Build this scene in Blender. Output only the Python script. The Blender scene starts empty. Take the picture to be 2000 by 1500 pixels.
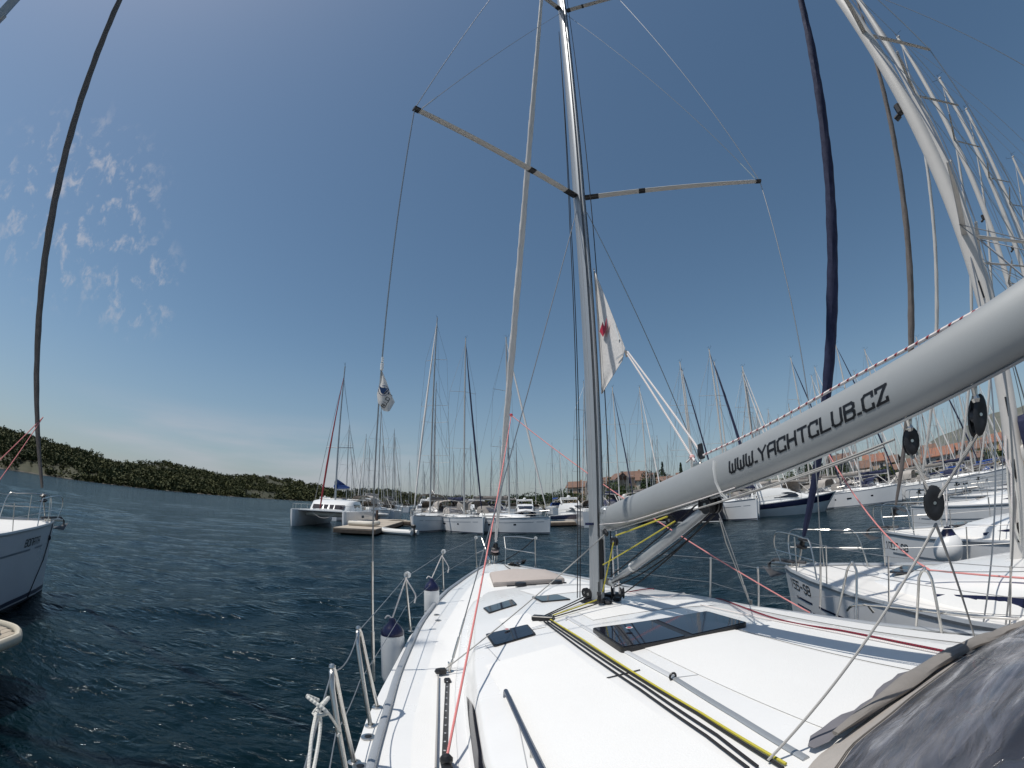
import bpy, math, random
import numpy as np
from mathutils import Matrix, Vector
R = math.radians
scene = bpy.context.scene
col = scene.collection

# ------------------------------------------------------------------ camera
CAM_H = 3.0
FOC, KK = 877.0, 0.056            # lens: r_px(2000 wide) = FOC*th*(1+KK*th^2)
PITCH, ROLL = R(15.3), R(-0.5)
up = np.array([math.sin(ROLL)*math.cos(PITCH), math.cos(ROLL)*math.cos(PITCH), -math.sin(PITCH)]); up /= np.linalg.norm(up)
_f = np.array([0, 0, -1.]); _f -= up*_f.dot(up); _f /= np.linalg.norm(_f)
CM = np.stack([np.cross(_f, up), _f, up])          # world = CM @ cam
CO = np.array([0, 0, CAM_H])
cd = bpy.data.cameras.new('camera'); cam = bpy.data.objects.new('camera', cd); col.objects.link(cam)
cam.matrix_world = Matrix.Translation((0, 0, CAM_H)) @ Matrix([list(r) for r in CM]).to_4x4()
cd.type = 'PANO'; cd.sensor_width = 36; cd.sensor_height = 27; cd.sensor_fit = 'HORIZONTAL'
cd.clip_start = 0.02; cd.clip_end = 20000
_th = np.linspace(0, 1.45, 400); _r = FOC*_th*(1+KK*_th**2)*0.018
_A = np.stack([_r**k for k in range(1, 5)], 1); _k = np.linalg.lstsq(_A, _th, rcond=None)[0]
cy = cd if hasattr(cd, 'panorama_type') else cd.cycles
cy.panorama_type = 'FISHEYE_LENS_POLYNOMIAL'; cy.fisheye_fov = R(175)
cy.fisheye_polynomial_k0 = 0.0
cy.fisheye_polynomial_k1, cy.fisheye_polynomial_k2, cy.fisheye_polynomial_k3, cy.fisheye_polynomial_k4 = [-float(v) for v in _k]
scene.camera = cam

# ------------------------------------------------------------------ world, sun
SUN_EL, SUN_AZ = R(66), R(-108)       # azimuth clockwise from +Y
w = bpy.data.worlds.new('World'); scene.world = w; w.use_nodes = True
nt = w.node_tree; nt.nodes.clear()
def wn(t, **k):
    n = nt.nodes.new(t)
    for a, b in k.items(): setattr(n, a, b)
    return n
out = wn('ShaderNodeOutputWorld'); bg = wn('ShaderNodeBackground'); bg.inputs[1].default_value = SKY = 0.083
sky = wn('ShaderNodeTexSky', sky_type='NISHITA', sun_disc=False)
sky.sun_elevation = SUN_EL; sky.sun_rotation = SUN_AZ; sky.air_density = 1.0; sky.dust_density = 0.85; sky.ozone_density = 0.7; sky.altitude = 0
tc = wn('ShaderNodeTexCoord')
def mth(op, a, b=None, c=None):
    n = wn('ShaderNodeMath', operation=op)
    for i, v in enumerate((a, b, c)):
        if v is None: continue
        if isinstance(v, (int, float)): n.inputs[i].default_value = v
        else: nt.links.new(v, n.inputs[i])
    return n.outputs[0]
def dotdir(v):
    n = wn('ShaderNodeVectorMath', operation='DOT_PRODUCT'); nt.links.new(tc.outputs['Generated'], n.inputs[0]); n.inputs[1].default_value = v; return n.outputs['Value']
def mrange(x, a, b, c, d, kind='SMOOTHSTEP'):
    n = wn('ShaderNodeMapRange', interpolation_type=kind); nt.links.new(x, n.inputs[0])
    for i, v in enumerate((a, b, c, d)): n.inputs[i+1].default_value = v
    return n.outputs[0]
def dirv(az, el): return (math.sin(R(az))*math.cos(R(el)), math.cos(R(az))*math.cos(R(el)), math.sin(R(el)))
nz = wn('ShaderNodeTexNoise'); nz.inputs['Scale'].default_value = 24; nz.inputs['Detail'].default_value = 7; nz.inputs['Roughness'].default_value = .62; nz.inputs['Distortion'].default_value = .25
mp = wn('ShaderNodeMapping'); mp.inputs['Scale'].default_value = (1.6, 1.6, .9); nt.links.new(tc.outputs['Generated'], mp.inputs[0]); nt.links.new(mp.outputs[0], nz.inputs['Vector'])
wisp = mth('MULTIPLY', mrange(nz.outputs[0], .50, .70, 0, .62), mth('MAXIMUM', mrange(dotdir(dirv(-60, 27)), math.cos(R(12)), math.cos(R(4)), 0, 1), mrange(dotdir(dirv(-50, 21.5)), math.cos(R(7)), math.cos(R(2)), 0, .9)))
nz2 = wn('ShaderNodeTexNoise'); nz2.inputs['Scale'].default_value = 2.2; nz2.inputs['Detail'].default_value = 4
mp2 = wn('ShaderNodeMapping'); mp2.inputs['Scale'].default_value = (1, 1, 7); nt.links.new(tc.outputs['Generated'], mp2.inputs[0]); nt.links.new(mp2.outputs[0], nz2.inputs['Vector'])
sepz = wn('ShaderNodeSeparateXYZ'); nt.links.new(tc.outputs['Generated'], sepz.inputs[0])
band = mth('MULTIPLY', mth('MULTIPLY', mrange(nz2.outputs[0], .36, .66, 0, .62), mrange(sepz.outputs[2], .19, .09, 0, 1)), mrange(dotdir(dirv(-33, 6)), math.cos(R(26)), math.cos(R(8)), 0, 1))
hazel = mrange(sepz.outputs[2], .34, -.02, 0, .52)
cl = mth('MAXIMUM', wisp, band)
mx = wn('ShaderNodeMix', data_type='RGBA'); nt.links.new(cl, mx.inputs[0]); 
hs = wn('ShaderNodeHueSaturation'); hs.inputs['Saturation'].default_value = 1.1; hs.inputs['Hue'].default_value = .491; nt.links.new(sky.outputs[0], hs.inputs['Color'])
mh = wn('ShaderNodeMix', data_type='RGBA'); nt.links.new(hazel, mh.inputs[0]); nt.links.new(hs.outputs[0], mh.inputs[6]); mh.inputs[7].default_value = (2.6, 3.5, 4.6, 1); nt.links.new(mh.outputs[2], mx.inputs[6]); mx.inputs[7].default_value = (5.5, 5.6, 6.2, 1)
nt.links.new(mx.outputs[2], bg.inputs[0]); nt.links.new(bg.outputs[0], out.inputs[0])
sd = bpy.data.lights.new('sun', 'SUN'); sd.energy = 3.45; sd.angle = R(.53); sd.color = (1, .96, .9)
so = bpy.data.objects.new('sun', sd); col.objects.link(so)
sdir = Vector(dirv(math.degrees(SUN_AZ), math.degrees(SUN_EL)))
so.rotation_euler = sdir.to_track_quat('Z', 'Y').to_euler()
scene.view_settings.view_transform = 'Standard'; scene.view_settings.look = 'None'; scene.view_settings.exposure = 0.1; scene.view_settings.gamma = 1
scene.render.engine = 'CYCLES'; scene.cycles.max_bounces = 6; scene.cycles.transparent_max_bounces = 12; scene.cycles.use_denoising = True; scene.cycles.denoising_prefilter = 'ACCURATE'
scene.cycles.sample_clamp_indirect = 4; scene.cycles.caustics_reflective = False; scene.cycles.caustics_refractive = False

# ------------------------------------------------------------------ geometry of the view: which point of the place a ray meets
def ray(px, py):
    x = px-1000; y = 750-py; q = math.hypot(x, y); th = q/FOC
    for _ in range(40): th = q/FOC/(1+KK*th*th)
    s = math.sin(th)/max(q, 1e-9)
    return CM @ np.array([x*s, y*s, -math.cos(th)])
class Frame:
    def __init__(s, o, az):
        a = R(az); s.az = az; s.o = np.array(o, float)
        s.Rm = np.array([[math.cos(a), math.sin(a), 0], [-math.sin(a), math.cos(a), 0], [0, 0, 1]])
    def at(s, px, py, ax, v):                  # ray meets the plane local[ax] = v
        o = s.Rm.T@(CO-s.o); d = s.Rm.T@ray(px, py); return o+d*((v-o[ax])/d[ax])
    def surf(s, px, py, fn, dz=0):             # ray meets the height field fn(x, y)
        o = s.Rm.T@(CO-s.o); d = s.Rm.T@ray(px, py); t = (1.7-o[2])/d[2]
        for _ in range(25):
            p = o+d*t; t += (fn(p[0], p[1])+dz-p[2])/d[2]*.7
        return o+d*t
    def w(s, p): return s.o+s.Rm@np.array(p, float)
    def loc(s, p): return s.Rm.T@(np.array(p, float)-s.o)
W0 = Frame((0, 0, 0), 0)
def azel(px, py):
    d = ray(px, py); return math.degrees(math.atan2(d[0], d[1])), math.degrees(math.asin(d[2]))
def polar(az, dist, z=0): return np.array([math.sin(R(az))*dist, math.cos(R(az))*dist, z])

# ------------------------------------------------------------------ materials
MATS = {}
def mat(name, color, rough=.5, metal=0, noise=0, nscale=8, bump=0, bscale=30, spec=.5, coat=0, alpha=1, color2=None, coord='Object', ior=None):
    if name in MATS: return MATS[name]
    m = bpy.data.materials.new(name); m.use_nodes = True; t = m.node_tree; b = t.nodes['Principled BSDF']
    b.inputs['Base Color'].default_value = (*color, 1); b.inputs['Roughness'].default_value = rough; b.inputs['Metallic'].default_value = metal
    b.inputs['Specular IOR Level'].default_value = spec; b.inputs['Coat Weight'].default_value = coat; b.inputs['Alpha'].default_value = alpha
    if ior: b.inputs['IOR'].default_value = ior
    c = t.nodes.new('ShaderNodeTexCoord')
    if noise or color2:
        n = t.nodes.new('ShaderNodeTexNoise'); n.inputs['Scale'].default_value = nscale; n.inputs['Detail'].default_value = 6; n.inputs['Roughness'].default_value = .6
        t.links.new(c.outputs[coord], n.inputs['Vector'])
        mx = t.nodes.new('ShaderNodeMix'); mx.data_type = 'RGBA'
        r = t.nodes.new('ShaderNodeMapRange'); r.inputs[1].default_value = .3; r.inputs[2].default_value = .7; t.links.new(n.outputs[0], r.inputs[0]); t.links.new(r.outputs[0], mx.inputs[0])
        c2 = color2 or tuple(v*(1-noise) for v in color)
        mx.inputs[6].default_value = (*color, 1); mx.inputs[7].default_value = (*c2, 1); t.links.new(mx.outputs[2], b.inputs['Base Color'])
        r2 = t.nodes.new('ShaderNodeMapRange'); r2.inputs[3].default_value = max(0.02, rough*.8); r2.inputs[4].default_value = min(1, rough*1.25); t.links.new(n.outputs[0], r2.inputs[0]); t.links.new(r2.outputs[0], b.inputs['Roughness'])
    if bump:
        n = t.nodes.new('ShaderNodeTexNoise'); n.inputs['Scale'].default_value = bscale; n.inputs['Detail'].default_value = 4; t.links.new(c.outputs[coord], n.inputs['Vector'])
        bp = t.nodes.new('ShaderNodeBump'); bp.inputs['Strength'].default_value = 1; bp.inputs['Distance'].default_value = bump; t.links.new(n.outputs[0], bp.inputs['Height']); t.links.new(bp.outputs[0], b.inputs['Normal'])
    MATS[name] = m; return m
def rope_mat(name, base, fleck, amount=.3, freq=26, slant=6.0):
    """braided rope: flecks that run round the rope, from its own u (metres) v (turns) coordinates"""
    if name in MATS: return MATS[name]
    m = mat(name, base, .85); t = m.node_tree; b = t.nodes['Principled BSDF']
    uv = t.nodes.new('ShaderNodeUVMap'); sp = t.nodes.new('ShaderNodeSeparateXYZ'); t.links.new(uv.outputs[0], sp.inputs[0])
    def M(op, a, bb):
        n = t.nodes.new('ShaderNodeMath'); n.operation = op
        for i, v in enumerate((a, bb)):
            if isinstance(v, (int, float)): n.inputs[i].default_value = v
            else: t.links.new(v, n.inputs[i])
        return n.outputs[0]
    s1 = M('FRACT', M('ADD', M('MULTIPLY', sp.outputs[0], freq), sp.outputs[1]), 0)
    s2 = M('FRACT', M('SUBTRACT', M('MULTIPLY', sp.outputs[0], freq), sp.outputs[1]), 0)
    k = M('MULTIPLY', M('LESS_THAN', s1, amount), M('LESS_THAN', s2, .6))
    mx = t.nodes.new('ShaderNodeMix'); mx.data_type = 'RGBA'; t.links.new(k, mx.inputs[0]); mx.inputs[6].default_value = (*base, 1); mx.inputs[7].default_value = (*fleck, 1)
    t.links.new(mx.outputs[2], b.inputs['Base Color'])
    wv = M('ADD', M('SINE', M('MULTIPLY', s1, 6.283), 0), M('SINE', M('MULTIPLY', s2, 6.283), 0))
    bp = t.nodes.new('ShaderNodeBump'); bp.inputs['Distance'].default_value = .0005; t.links.new(wv, bp.inputs['Height']); t.links.new(bp.outputs[0], b.inputs['Normal'])
    return m
gel = mat('gelcoat_white', (.79, .785, .765), .28, noise=.05, nscale=2.5, coat=.3)
gelhull = mat('gelcoat_hull', (.74, .75, .76), .22, noise=.07, nscale=1.2, coat=.4)
nonskid = mat('deck_nonskid', (.765, .758, .735), .6, noise=.045, nscale=2.2, bump=.0016, bscale=110)
creamdeck = mat('deck_cream', (.76, .74, .70), .5, noise=.06, nscale=3, bump=.001, bscale=160)
navyp = mat('navy_paint', (.015, .02, .06), .25, noise=.2)
stripegrey = mat('stripe_grey', (.16, .19, .23), .35, noise=.15)
antifoul = mat('antifoul_dark', (.02, .022, .03), .7, noise=.3)
alu = mat('anodised_aluminium', (.42, .44, .455), .4, .45, noise=.10, nscale=5)
aluboom = mat('boom_aluminium', (.33, .345, .35), .5, .2, noise=.08, nscale=3)
spar = mat('spar_grey', (.47, .47, .46), .45, .2, noise=.1, nscale=3)
aluw = mat('painted_spar_white', (.58, .56, .53), .45, .0, noise=.07, nscale=4)
steel = mat('stainless_steel', (.68, .66, .62), .28, 1, noise=.15, nscale=20)
wire = mat('wire_rope', (.36, .36, .36), .42, .85)
blk = mat('black_plastic', (.015, .015, .017), .4, noise=.3, nscale=30)
rubber = mat('black_rubber', (.02, .02, .02), .75, noise=.3)
tint = mat('tinted_acrylic', (.012, .013, .02), .06, coat=.3)
canvas = mat('canvas_grey', (.25, .23, .21), .85, noise=.14, nscale=12, bump=.002, bscale=300)
canvas2 = mat('canvas_beige', (.42, .385, .35), .85, noise=.12, nscale=8, bump=.002, bscale=300)
canvnavy = mat('canvas_navy', (.012, .018, .06), .8, noise=.3, nscale=10, bump=.003, bscale=50)
canvblue = mat('canvas_blue', (.015, .07, .30), .75, noise=.25, nscale=5, bump=.01, bscale=12)
canvtaupe = mat('canvas_taupe', (.17, .15, .14), .85, noise=.2, nscale=6, bump=.004, bscale=20)
canvred = mat('canvas_red', (.28, .02, .03), .8, noise=.25, nscale=10)
sailw = mat('sailcloth_white', (.74, .71, .68), .65, noise=.08, nscale=6, bump=.004, bscale=25)
fend = mat('fender_vinyl', (.76, .76, .75), .3, noise=.06, nscale=10)
navyv = mat('navy_vinyl', (.012, .014, .05), .25)
lettering = mat('lettering_black', (.008, .008, .01), .4)
cushm = mat('cushion_fabric', (.47, .41, .37), .8, noise=.07, nscale=20, bump=.001, bscale=400)
whitepl = mat('white_plastic', (.78, .78, .76), .35, noise=.05)
redp = mat('red_print', (.45, .02, .05), .6)
blackrope = rope_mat('rope_black', (.012, .012, .014), (.022, .022, .025), .3, 110)
yelrope = rope_mat('rope_yellow', (.52, .46, .06), (.44, .38, .04), .3, 120)
pinkrope = rope_mat('rope_pink', (.66, .20, .19), (.72, .42, .40), .35, 90)
whrope = rope_mat('rope_white', (.70, .68, .66), (.60, .45, .42), .25, 60)
dotrope = rope_mat('rope_white_black_dots', (.70, .64, .62), (.25, .03, .04), .30, 17)
greyrope = rope_mat('rope_grey', (.40, .39, .37), (.36, .35, .335), .4, 160)
greenwh = rope_mat('rope_white_green', (.60, .59, .55), (.48, .49, .46), .2, 90)
redrope = rope_mat('rope_dark_red', (.20, .012, .03), (.05, .01, .015), .3, 40)

# ------------------------------------------------------------------ mesh builder
class MB:
    def __init__(s): s.v = []; s.f = []; s.mi = []; s.uv = []; s.ms = []
    def _m(s, m):
        if m not in s.ms: s.ms.append(m)
        return s.ms.index(m)
    def add(s, vs, fs, m, uvs=None):
        b = len(s.v); s.v += [tuple(map(float, p)) for p in vs]; k = s._m(m)
        for i, f in enumerate(fs):
            s.f.append(tuple(b+j for j in f)); s.mi.append(k); s.uv.append(uvs[i] if uvs else [(0, 0)]*len(f))
        return s
    def grid(s, P, m, closeu=False, closev=False, flip=False):
        n, k = len(P), len(P[0]); vs = [p for r in P for p in r]; fs = []
        for i in range(n if closeu else n-1):
            for j in range(k if closev else k-1):
                a = (i*k+j, ((i+1) % n)*k+j, ((i+1) % n)*k+(j+1) % k, i*k+(j+1) % k)
                fs.append(a[::-1] if flip else a)
        return s.add(vs, fs, m)
    def tube(s, pts, r, m, n=8, caps=True, closed=False, rfn=None, flat=None, upv=(0, 0, 1)):
        """pts: points; r: radius or list; rfn(i, angle)->factor; flat=(a, b): elliptical section factors"""
        P = [np.array(p, float) for p in pts]; N = len(P); L = 0; rings = []; us = []
        for i in range(N):
            a = P[(i-1) % N] if (closed or i > 0) else P[i]; b = P[(i+1) % N] if (closed or i < N-1) else P[i]
            t = b-a; t /= (np.linalg.norm(t) or 1)
            if i == 0 or flat is not None:
                u = np.array(upv, float)
                if abs(t@u) > .95: u = np.array([0, 1., 0])
            else: u = y0
            x0 = np.cross(u, t); x0 /= (np.linalg.norm(x0) or 1); y0 = np.cross(t, x0)
            rr = r[i] if hasattr(r, '__len__') else r
            if i: L += np.linalg.norm(P[i]-P[i-1])
            us.append(L); ring = []
            for j in range(n):
                A = 2*math.pi*j/n; k = rr*(rfn(i, A) if rfn else 1); fa, fb = flat or (1, 1)
                ring.append(P[i]+x0*math.cos(A)*k*fa+y0*math.sin(A)*k*fb)
            rings.append(ring)
        vs = [p for q in rings for p in q]; fs = []; uv = []
        for i in range(N if closed else N-1):
            for j in range(n):
                i2 = (i+1) % N; fs.append((i*n+j, i*n+(j+1) % n, i2*n+(j+1) % n, i2*n+j))
                u0, u1 = us[i], (us[i2] if i2 > i else us[i]+.01); uv.append([(u0, j/n), (u0, (j+1)/n), (u1, (j+1)/n), (u1, j/n)])
        if caps and not closed:
            fs.append(tuple(range(n))[::-1]); uv.append([(0, 0)]*n); fs.append(tuple((N-1)*n+j for j in range(n))); uv.append([(0, 0)]*n)
        return s.add(vs, fs, m, uv)
    def box(s, c, size, m, rz=0, rx=0, ry=0, bev=0):
        x, y, z = [q/2 for q in size]; Mx = (Matrix.Rotation(rz, 3, 'Z')@Matrix.Rotation(ry, 3, 'Y')@Matrix.Rotation(rx, 3, 'X'))
        if bev:
            b = min(bev, x*.9, y*.9, z*.9); vs = []; fs = []
            # chamfered box: 24 vertices
            idx = {}
            for sx in (-1, 1):
                for sy in (-1, 1):
                    for sz in (-1, 1):
                        for k in range(3):
                            d = [x-b, y-b, z-b]; d[k] += b; idx[(sx, sy, sz, k)] = len(vs); vs.append((sx*d[0], sy*d[1], sz*d[2]))
            for k in range(3):
                o = [q for q in range(3) if q != k]
                for sg in (-1, 1):
                    q = []
                    for a, c2 in ((-1, -1), (1, -1), (1, 1), (-1, 1)):
                        t = [0, 0, 0]; t[k] = sg; t[o[0]] = a; t[o[1]] = c2; q.append(idx[(*t, k)])
                    fs.append(q)
                for a in (-1, 1):
                    for c2 in (-1, 1):
                        t1 = [0, 0, 0]; t1[k] = -1; t1[o[0]] = a; t1[o[1]] = c2; t2 = list(t1); t2[k] = 1
                        fs.append([idx[(*t1, o[0])], idx[(*t2, o[0])], idx[(*t2, o[1])], idx[(*t1, o[1])]])
            for sx in (-1, 1):
                for sy in (-1, 1):
                    for sz in (-1, 1): fs.append([idx[(sx, sy, sz, k)] for k in range(3)])
        else:
            vs = [(i*x, j*y, k*z) for i in (-1, 1) for j in (-1, 1) for k in (-1, 1)]
            fs = [(0, 1, 3, 2), (4, 6, 7, 5), (0, 4, 5, 1), (2, 3, 7, 6), (0, 2, 6, 4), (1, 5, 7, 3)]
        vs = [tuple(Mx@Vector(v)+Vector(tuple(c))) for v in vs]
        return s.add(vs, fs, m)
    def lathe(s, prof, m, c=(0, 0, 0), n=16, axis=None):
        """prof: [(r, h)]; axis: direction"""
        ax = Vector(tuple(axis) if axis is not None else (0, 0, 1)).normalized(); q = Vector((0, 0, 1)).rotation_difference(ax); c = Vector(tuple(c))
        P = [[tuple(q@Vector((r*math.cos(2*math.pi*j/n), r*math.sin(2*math.pi*j/n), h))+c) for j in range(n)] for r, h in prof]
        return s.grid(P, m, closev=True, flip=True)
    def ball(s, c, r, m, n=10, sc=(1, 1, 1)):
        c = np.array(c, float); P = [[c+np.array([sc[0]*r*math.sin(a)*math.cos(b), sc[1]*r*math.sin(a)*math.sin(b), sc[2]*r*math.cos(a)]) for b in [2*math.pi*j/n for j in range(n)]] for a in [math.pi*i/(n//2) for i in range(n//2+1)]]
        return s.grid(P, m, closev=True)
    def quad(s, a, b, c, d, m, th=0.0):
        if not th: return s.add([a, b, c, d], [(0, 1, 2, 3)], m)
        a, b, c, d = map(lambda p: np.array(p, float), (a, b, c, d)); n = np.cross(b-a, c-a); n = n/np.linalg.norm(n)*th
        return s.add([a, b, c, d, a-n, b-n, c-n, d-n], [(0, 1, 2, 3), (7, 6, 5, 4), (0, 4, 5, 1), (1, 5, 6, 2), (2, 6, 7, 3), (3, 7, 4, 0)], m)
    def poly(s, pts, m, th=.004):
        """flat outline with thickness"""
        n = len(pts); P = [np.array(p, float) for p in pts]; nr = np.zeros(3)
        for i in range(n): nr += np.cross(P[i], P[(i+1) % n])
        nr /= np.linalg.norm(nr)
        return s.add([*P, *[p-nr*th for p in P]], [tuple(range(n)), tuple(range(2*n-1, n-1, -1))]+[(i, n+i, n+(i+1) % n, (i+1) % n) for i in range(n)], m)
    def mesh(s, name, smooth=True, ang=35):
        me = bpy.data.meshes.new(name); me.from_pydata(s.v, [], s.f)
        for m in s.ms: me.materials.append(m)
        me.polygons.foreach_set('material_index', s.mi)
        u = me.uv_layers.new(name='UVMap'); u.data.foreach_set('uv', [c for f in s.uv for q in f for c in q])
        if smooth:
            me.polygons.foreach_set('use_smooth', [True]*len(me.polygons)); me.set_sharp_from_angle(angle=R(ang))
        me.update(); return me
    def build(s, name, parent=None, smooth=True, ang=35, label=None):
        o = bpy.data.objects.new(name, s.mesh(name, smooth, ang)); col.objects.link(o)
        if parent is not None: o.parent = parent
        if label: o['label'] = label
        return o
def tag(o, label=None, cat=None, group=None, kind=None):
    if label: o['label'] = label
    if cat: o['category'] = cat
    if group: o['group'] = group
    if kind: o['kind'] = kind
    return o
def empty(name, loc, az=0, label=None, cat=None, group=None):
    o = bpy.data.objects.new(name, None); o.empty_display_size = .3; col.objects.link(o); o.location = tuple(loc); o.rotation_euler = (0, 0, -R(az)); return tag(o, label, cat, group)
def copy_tree(o, parent=None):
    c = o.copy(); col.objects.link(c); c.parent = parent
    for ch in list(o.children): copy_tree(ch, c)
    return c
def lerp(a, b, t): return np.array(a, float)*(1-t)+np.array(b, float)*t
def sag(a, b, s, n=12, wob=0):
    return [lerp(a, b, i/n)-np.array([0, 0, s*4*(i/n)*(1-i/n)]) for i in range(n+1)]
def spline(pts, k=6):
    P = [np.array(p, float) for p in pts]; P = [2*P[0]-P[1]]+P+[2*P[-1]-P[-2]]; o = []
    for i in range(1, len(P)-2):
        for j in range(k):
            t = j/k; a, b, c, d = P[i-1:i+3]
            o.append(.5*((2*b)+(-a+c)*t+(2*a-5*b+4*c-d)*t*t+(-a+3*b-3*c+d)*t**3))
    return o+[P[-2]]
def interp(x, xs, ys): return float(np.interp(x, xs, ys))

# stroke lettering, 4 wide x 6 tall
GL = {'W': [[(0, 6), (0, 1), (1, 0), (2, 0), (2, 4)], [(2, 0), (3, 0), (4, 1), (4, 6)]], '.': [[(0, .3), (.9, .3)]], 'Y': [[(0, 6), (2, 3), (4, 6)], [(2, 3), (2, 0)]],
 'A': [[(0, 0), (0, 5), (1, 6), (4, 6), (4, 0)], [(0, 2.6), (4, 2.6)]], 'C': [[(4, 4.6), (4, 6), (1, 6), (0, 5), (0, 1), (1, 0), (4, 0), (4, 1.4)]], 'H': [[(0, 0), (0, 6)], [(4, 0), (4, 6)], [(0, 3), (4, 3)]],
 'T': [[(0, 6), (4, 6)], [(2, 6), (2, 0)]], 'L': [[(0, 6), (0, 0), (4, 0)]], 'U': [[(0, 6), (0, 1), (1, 0), (3, 0), (4, 1), (4, 6)]], 'B': [[(0, 0), (0, 6), (3.2, 6), (4, 5.2), (4, 4), (3.2, 3.2), (0, 3.2)], [(3.2, 3.2), (4, 2.4), (4, .8), (3.2, 0), (0, 0)]],
 'Z': [[(0, 4.8), (0, 6), (4, 6), (0, 0), (4, 0), (4, 1.2)]], 'O': [[(0, 1), (0, 6), (3, 6), (4, 5), (4, 0), (1, 0), (0, 1)]], 'N': [[(0, 0), (0, 6), (4, 6), (4, 0)]], '1': [[(.8, 5), (2, 6), (2, 0)]], '5': [[(4, 6), (0, 6), (0, 3.4), (3, 3.4), (4, 2.6), (4, 1), (3, 0), (0, 0)]],
 '0': [[(0, 0), (0, 6), (4, 6), (4, 0), (0, 0)]], '7': [[(0, 6), (4, 6), (1.5, 0)]], '-': [[(.5, 3), (3.5, 3)]], 'S': [[(4, 5), (3, 6), (1, 6), (0, 5), (0, 3.6), (4, 2.6), (4, 1), (3, 0), (1, 0), (0, 1)]], ' ': [],
 'E': [[(4, 6), (0, 6), (0, 0), (4, 0)], [(0, 3), (3, 3)]], 'R': [[(0, 0), (0, 6), (4, 6), (4, 3), (0, 3)], [(2, 3), (4, 0)]], 'D': [[(0, 0), (0, 6), (3, 6), (4, 5), (4, 1), (3, 0), (0, 0)]], 'K': [[(0, 0), (0, 6)], [(4, 6), (0, 3), (4, 0)]], 'M': [[(0, 0), (0, 6), (2, 3), (4, 6), (4, 0)]], 'I': [[(2, 0), (2, 6)]]}
def letters(mb, text, fn, m, sw=.9, step=5.6):
    """fn(s, t, d): s along in glyph units, t up, d out of the surface in metres"""
    x = 0; k = 0
    for ch in text:
        for st in GL[ch]:
            for (a, b) in zip(st[:-1], st[1:]):
                a = np.array(a, float); b = np.array(b, float); d = b-a; L = np.linalg.norm(d); d /= L; nn = np.array([-d[1], d[0]])*sw/2; a = a-d*sw/2; b = b+d*sw/2; k += 1
                n = max(1, int(L/2)); rows = []
                for i in range(n+1):
                    c = a+(b-a)*i/n; p, q = c+nn, c-nn
                    rows.append((p, q))
                eps = .0004*(k % 3)
                top = [[fn(x+p[0], p[1], .0015+eps), fn(x+q[0], q[1], .0015+eps)] for p, q in rows]
                mb.grid(top, m)
        x += (2.4 if ch == '.' else step if ch != ' ' else 3.5)
    return x

# ================================================================== water
rw = np.random.RandomState(7)
NW = 46; lam = np.exp(rw.uniform(np.log(.35), np.log(5.5), NW)); wd = np.radians(rw.normal(150, 38, NW)); wk = 2*np.pi/lam; wp = rw.uniform(0, 6.28, NW); wa = .0105*lam**.85*rw.uniform(.5, 1.2, NW)*.50
def wave_z(x, y, cell):
    z = np.zeros_like(x)
    g = .75+.35*np.sin(x*.11+y*.05+1)*np.sin(y*.13-x*.03)
    for i in range(NW):
        f = np.clip((lam[i]/cell-2.5)/2.5, 0, 1); ph = wk[i]*(x*np.sin(wd[i])+y*np.cos(wd[i]))+wp[i]+.8*np.sin(x*.21*(1+i % 3)+i)+.8*np.sin(y*.17*(1+i % 4)-i)
        s = np.sin(ph); z += wa[i]*f*g*(s+.28*(s*s-.5))
    return z
na = 900; rad = [.3]; 
while rad[-1] < 190: rad.append(rad[-1]+max(.075, rad[-1]*.011))
rad = np.array(rad+[230, 300, 420, 700, 1400, 3200, 9000]); A_ = np.concatenate([np.linspace(-80, 80, na), np.linspace(82, 278, 99)]); A_ = np.radians(A_)
RR, AA = np.meshgrid(rad, A_, indexing='ij'); X = RR*np.sin(AA); Y = RR*np.cos(AA)
cell = np.maximum(np.gradient(rad)[:, None]*np.ones_like(AA), RR*np.gradient(A_)[None, :]); Z = wave_z(X, Y, cell); Z[rad > 200] = 0
n, k = X.shape; V = np.stack([X, Y, Z], -1).reshape(-1, 3); ii, jj = np.meshgrid(np.arange(n-1), np.arange(k), indexing='ij'); j2 = (jj+1) % k
Fq = np.stack([ii*k+jj, ii*k+j2, (ii+1)*k+j2, (ii+1)*k+jj], -1).reshape(-1, 4)
me = bpy.data.meshes.new('water'); me.vertices.add(len(V)); me.vertices.foreach_set('co', V.ravel()); me.loops.add(Fq.size); me.loops.foreach_set('vertex_index', Fq.ravel().astype(np.int32)); me.polygons.add(len(Fq)); me.polygons.foreach_set('loop_start', np.arange(0, Fq.size, 4)); me.update(); me.validate()
me.polygons.foreach_set('use_smooth', [True]*len(me.polygons))
wm = mat('sea_water', (.0014, .0080, .0115), .12, ior=1.333, spec=.38); t = wm.node_tree; b = t.nodes['Principled BSDF']; c = t.nodes['Texture Coordinate'] if 'Texture Coordinate' in t.nodes else t.nodes.new('ShaderNodeTexCoord')
def bumpn(prev, scale, dist, detail=3, stretch=(1, 1, 1), rot=0):
    m_ = t.nodes.new('ShaderNodeMapping'); m_.inputs['Scale'].default_value = stretch; m_.inputs['Rotation'].default_value = (0, 0, rot); t.links.new(c.outputs['Object'], m_.inputs[0])
    n_ = t.nodes.new('ShaderNodeTexNoise'); n_.inputs['Scale'].default_value = scale; n_.inputs['Detail'].default_value = detail; n_.inputs['Distortion'].default_value = .6; t.links.new(m_.outputs[0], n_.inputs['Vector'])
    bp = t.nodes.new('ShaderNodeBump'); bp.inputs['Distance'].default_value = dist; t.links.new(n_.outputs[0], bp.inputs['Height'])
    if prev: t.links.new(prev.outputs[0], bp.inputs['Normal'])
    return bp
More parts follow.
